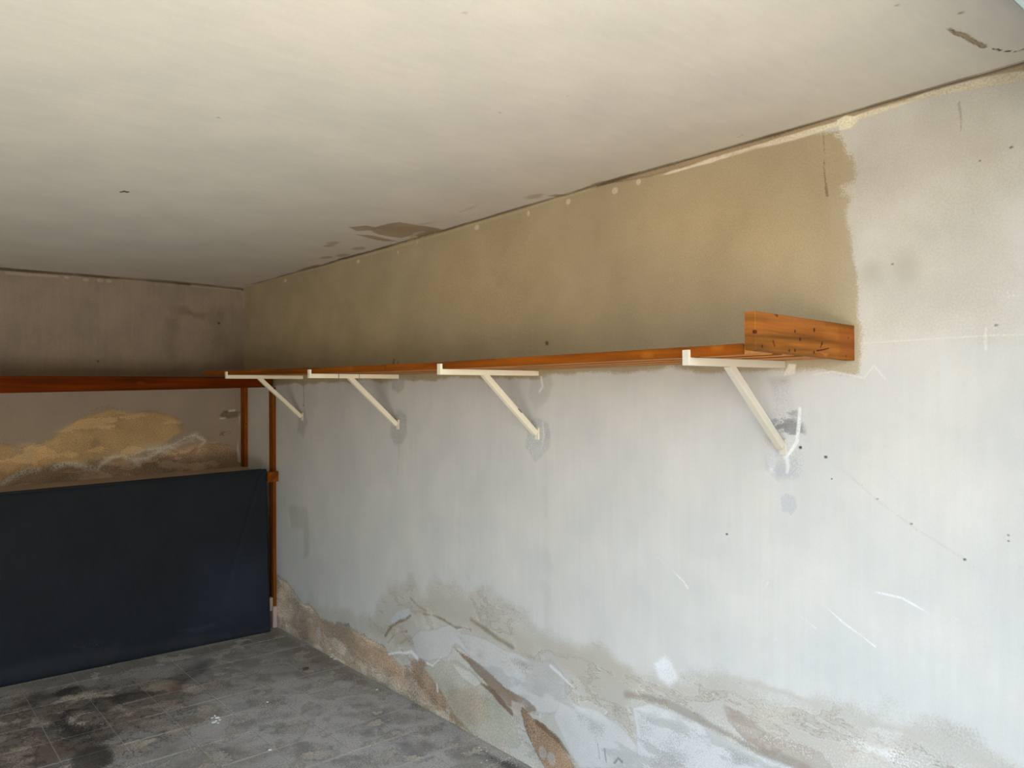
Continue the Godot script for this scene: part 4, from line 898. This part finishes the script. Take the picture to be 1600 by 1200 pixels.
# a dark cloth-covered panel standing against the lower deck
func dark_panel() -> void:
	var t := thing("covered_panel", "large dark navy cloth-covered panel leaning against the timber shelving at the back", "panel", Vector3(0.6, 0, -5.08))
	var cv: Canvas = art.cloth
	var nx := 120
	var ny := 48
	var left := SX + 0.06
	var ca := Vector2(2.056, 1.048)
	var cb := Vector2(1.788, 0.236)
	var grid := []
	var noise := FastNoiseLite.new()
	noise.seed = 8
	noise.frequency = 1.4
	var front := func(s: float, v: float) -> Vector3:
		var right := lerpf(2.118, 2.104, v)
		var top := lerpf(1.030, 1.094, s)
		var x := lerpf(left, right, s)
		var y := top * v
		var out := 0.004 * noise.get_noise_2d(x * 2.0, y * 2.0)
		var q := Vector2(x, y)
		var ab := cb - ca
		var tt := clampf((q - ca).dot(ab) / ab.length_squared(), 0.0, 1.0)
		var dd := (q - ca - ab * tt).length()
		var fade := smoothstep(0.0, 0.06, 1.0 - tt + 0.06)
		out -= 0.011 * exp(-pow(dd / 0.012, 2.0)) * fade * (1.0 - tt * 0.6)
		var sd := (q - ca).cross(ab.normalized())
		out += 0.0015 * smoothstep(-0.05, 0.06, sd) * (1.0 - tt * 0.5)
		var edge := minf(right - x, top - y)
		if edge < 0.02:
			out -= 0.012 * pow(1.0 - edge / 0.02, 2.0)
		var d := lerpf(lerpf(5.115, 5.050, s), lerpf(5.094, 5.072, s), v)
		return Vector3(x, y, -(d - out)) - t.position
	var st := SurfaceTool.new()
	st.begin(Mesh.PRIMITIVE_TRIANGLES)
	st.set_smooth_group(0)
	var deep := Vector3(0, 0, -0.03)
	for i in nx:
		for j in ny:
			var s0 := 1.0 - pow(1.0 - float(i) / nx, 2.2)
			var s1 := 1.0 - pow(1.0 - float(i + 1) / nx, 2.2)
			var p := [front.call(s0, float(j) / ny), front.call(s0, float(j + 1) / ny), front.call(s1, float(j + 1) / ny), front.call(s1, float(j) / ny)]
			var uv := p.map(func(v: Vector3) -> Vector2: return cv.uv(v.x + t.position.x, v.y))
			quad(st, p[0], p[1], p[2], p[3], uv)
			if j == ny - 1:
				quad(st, p[1], p[1] + deep, p[2] + deep, p[2], [uv[1], uv[1], uv[2], uv[2]])
			if j == 0:
				quad(st, p[0] + deep, p[0], p[3], p[3] + deep, [uv[0], uv[0], uv[3], uv[3]])
			if i == nx - 1:
				quad(st, p[3], p[2], p[2] + deep, p[3] + deep, [uv[3], uv[2], uv[2], uv[3]])
	st.generate_normals()
	var body := give("cover", st.commit(), mats.cloth, t)
	body.name = "cover"
	give("backing_board", bar([Vector3(left, 0.515, -5.122) - t.position, Vector3(2.09, 0.545, -5.105) - t.position], [Vector2(0.012, 1.0)], 0.002), mats.gap, t)
	var pts := []
	for k in 30:
		pts.append(front.call(k / 29.0 * 0.988, 1.0) + Vector3(0, -0.002, 0.0))
	pts.append(front.call(0.997, 0.99))
	give("top_piping", bar(pts, [Vector2(0.020, 0.018)], 0.005), mats.trim_cloth, t)


func deck(d: float) -> float:
	var at := [1.0, 1.27, 2.41, 3.52, 4.69, 5.20]
	var y := [1.6945, 1.6935, 1.6945, 1.7035, 1.7240, 1.7330]
	for k in 5:
		if d <= at[k + 1]:
			return lerpf(y[k], y[k + 1], (d - at[k]) / (at[k + 1] - at[k]))
	return y[5]


func long_shelf() -> void:
	var t := thing("wall_shelf", "long orange pine shelf of slats along the right wall with an upright end board", "shelf", Vector3(1.95, 1.69, -3.1))
	var o := -t.position
	var stops := [1.092, 1.27, 1.9, 2.41, 3.0, 3.52, 4.1, 4.69, 5.16]
	for k in 4:
		var pts := []
		var x: float = [1.7660, 1.893, 2.0305, 2.1365][k]
		var wide: float = [0.100, 0.066, 0.103, 0.101][k]
		for d in stops:
			pts.append(o + Vector3(x, deck(d) + 0.0125 + 0.0012 * sin(d * 2.3 + k), -d))
		give("slat", bar(pts, [Vector2(wide, 0.024)], 0.002, Vector3.UP, Vector2(0.31 * k, 0.23 * k)), mats.raw, t)
		if k == 1 or k == 2:
			var rim := []
			for d in stops:
				rim.append(o + Vector3(x - wide * 0.5 - 0.0012, deck(d) + 0.0130 + 0.0012 * sin(d * 2.3 + k), -d))
			give("slat_edging", bar(rim, [Vector2(0.002, 0.0235)], 0.0004, Vector3.UP, Vector2(0.4 * k, 0.27 * k)), mats.timber, t)
	for k in 2:
		var pts := []
		var from: Array = [1.112, 1.27, 1.9, 2.41, 2.86] if k == 0 else [2.862, 3.0, 3.52, 4.1, 4.69, 5.16]
		for d in from:
			pts.append(o + Vector3(1.7125, deck(d) + 0.0135, -d))
		give("front_edging", bar(pts, [Vector2(0.007, 0.028)], 0.0012, Vector3.UP, Vector2(0.13 + 0.9 * k, 0.02 + 0.3 * k)), mats.timber, t)
	# end board: leaning slightly, its outer face with knots and nail holes
	var cv: Canvas = art.end
	var st := fresh()
	var f := [Vector3(1.676, 1.702, -1.055), Vector3(1.676, 1.797, -1.055), Vector3(2.187, 1.787, -1.055), Vector3(2.187, 1.6865, -1.055)]
	var back := Vector3(0, 0, -0.030)
	var c := 0.0015
	var g := [f[0] + Vector3(c, c, 0), f[1] + Vector3(c, -c, 0), f[2] + Vector3(-c, -c, 0), f[3] + Vector3(-c, c, 0)]
	var fu := func(v: Vector3) -> Vector2: return cv.uv(v.x, v.y)
	quad(st, o + g[0], o + g[1], o + g[2], o + g[3], g.map(fu))
	for q in 4:
		var r := (q + 1) % 4
		var lip := Vector3(0, 0, -c)
		quad(st, o + f[q] + lip, o + f[r] + lip, o + g[r], o + g[q], [fu.call(f[q]), fu.call(f[r]), fu.call(g[r]), fu.call(g[q])])
		var far: Vector2 = Vector2(0.05, 0.02)
		quad(st, o + f[q] + back, o + f[r] + back, o + f[r] + lip, o + f[q] + lip, [fu.call(f[q]) + far, fu.call(f[r]) + far, fu.call(f[r]), fu.call(f[q])])
	quad(st, o + f[3] + back, o + f[2] + back, o + f[1] + back, o + f[0] + back, [fu.call(f[3]), fu.call(f[2]), fu.call(f[1]), fu.call(f[0])])
	give("end_board", finish([[st, mats.end]]), null, t)


func brackets() -> void:
	var say := ["nearest the camera under the shelf's end board", "second from the end board, with a dark nick on its strut", "third from the end board, its arm crossed by two dark seams", "farthest from the end board, next to the corner post"]
	var d0 := [1.274, 2.412, 3.522, 4.690]
	var tip := [1.701, 1.682, 1.677, 1.690]
	for k in 4:
		var y: float = deck(d0[k] + 0.011) - 0.0005
		var t := thing("shelf_bracket", "cream steel wall bracket " + say[k], "bracket", Vector3(RX, y, -d0[k] - 0.011), "cream brackets under the long shelf")
		var x0: float = tip[k] - RX
		var coat: Material = mats.cream if k else mats.dimmed_cream   # a darker, greyer cream tones down the nearest, which came out too bright
		var cuts := [[x0, -0.001]]
		if k == 2:
			cuts = [[x0, -0.355], [-0.352, -0.239], [-0.237, -0.001]]
			give("seam", bar([Vector3(-0.40, -0.011, 0), Vector3(-0.20, -0.011, 0)], [Vector2(0.0205, 0.0205)], 0.001), mats.gap, t)
		for c in cuts:
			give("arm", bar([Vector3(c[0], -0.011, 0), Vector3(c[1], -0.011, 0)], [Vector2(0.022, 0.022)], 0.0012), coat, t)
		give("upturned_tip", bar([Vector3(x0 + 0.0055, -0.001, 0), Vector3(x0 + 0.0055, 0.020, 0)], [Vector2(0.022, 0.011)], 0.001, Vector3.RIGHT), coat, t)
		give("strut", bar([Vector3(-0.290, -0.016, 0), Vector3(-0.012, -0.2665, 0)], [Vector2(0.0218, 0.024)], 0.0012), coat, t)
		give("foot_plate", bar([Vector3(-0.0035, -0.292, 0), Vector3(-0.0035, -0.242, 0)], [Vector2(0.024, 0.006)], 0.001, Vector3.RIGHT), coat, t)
		if k == 1:
			give("nick", bar([Vector3(-0.118, -0.1585, 0.0), Vector3(-0.098, -0.1765, 0.0)], [Vector2(0.0224, 0.004)], 0.0005), mats.gap, t)


func shard(seed_: int, r: float, flat: float) -> ArrayMesh:
	var rng := RandomNumberGenerator.new()
	rng.seed = seed_
	var rings := []
	var uvs := []
	for e in [[0.0, 0.75], [0.5, 1.0], [1.0, 0.45]]:
		var ring := []
		var row := []
		for k in 7:
			var a: float = k * TAU / 7 + 0.3
			var s: float = r * e[1] * rng.randf_range(0.7, 1.25)
			ring.append(Vector3(cos(a) * s, e[0] * r * flat * rng.randf_range(0.85, 1.1) if e[0] > 0.0 else 0.0, sin(a) * s * 0.75))
			row.append(Vector2.ZERO)
		row.append(Vector2.ZERO)
		rings.append(ring)
		uvs.append(row)
	return loft(rings, uvs)


func small_things() -> void:
	var forms := [shard(1, 0.011, 0.5), shard(2, 0.008, 0.7), shard(3, 0.014, 0.35)]
	var heap := [[1.331, 3.894], [1.348, 3.909], [1.350, 3.878], [1.351, 3.846], [1.332, 3.844], [1.317, 3.837], [1.331, 3.815]]
	var k := 0
	for p in heap:
		var o := give("plaster_flake", forms[k % 3], mats.flake, self, Vector3(p[0], 0.0, -p[1]))
		o.rotation.y = k * 1.3
		o.scale = Vector3.ONE * (0.75 + 0.12 * (k % 3))
		tag(o, "white plaster flake in the small cluster lying out on the floor tiles", "flake", "clustered plaster flakes on the floor")
		k += 1
	var lone := [[[1.615, 3.902], "single white plaster flake on the tiles behind the small cluster"], [[2.131, 3.672], "white plaster crumb near the foot of the right wall, farthest of the crumbs there"], [[1.407, 3.373], "pale plaster crumb on the open floor nearest the bottom of the picture"]]
	for p in lone:
		var o := give("plaster_flake", forms[k % 3], mats.flake, self, Vector3(p[0][0], 0.0, -p[0][1]))
		o.rotation.y = k * 1.7
		o.scale = Vector3.ONE * 0.75
		tag(o, p[1], "flake", "")
		k += 1
	for p in [[2.133, 2.772], [2.124, 2.746], [2.133, 2.718], [2.081, 2.652], [2.051, 2.652]]:
		var o := give("plaster_crumb", forms[1], mats.flake, self, Vector3(p[0], 0.0, -p[1]))
		o.rotation.y = k * 2.1
		o.scale = Vector3.ONE * 0.5
		tag(o, "tiny white crumb on the dark floor beside the right wall", "crumb", "tiny crumbs beside the right wall")
		k += 1
	for p in [[2.187, 4.309], [2.188, 4.262]]:
		var o := give("mortar_chip", forms[2], mats.flake, self, Vector3(p[0], 0.0, -p[1]))
		o.rotation.y = k * 2.1
		tag(o, "pale mortar chip fallen at the foot of the peeling right wall", "chip", "mortar chips at the wall foot")
		k += 1
	var c := give("dirt_clod", shard(7, 0.022, 0.5), mats.clod, self, Vector3([1.980, 4.223][0], 0.0, -[1.980, 4.223][1]))
	tag(c, "small brown dirt clod on the tiles near the back right corner", "clod")
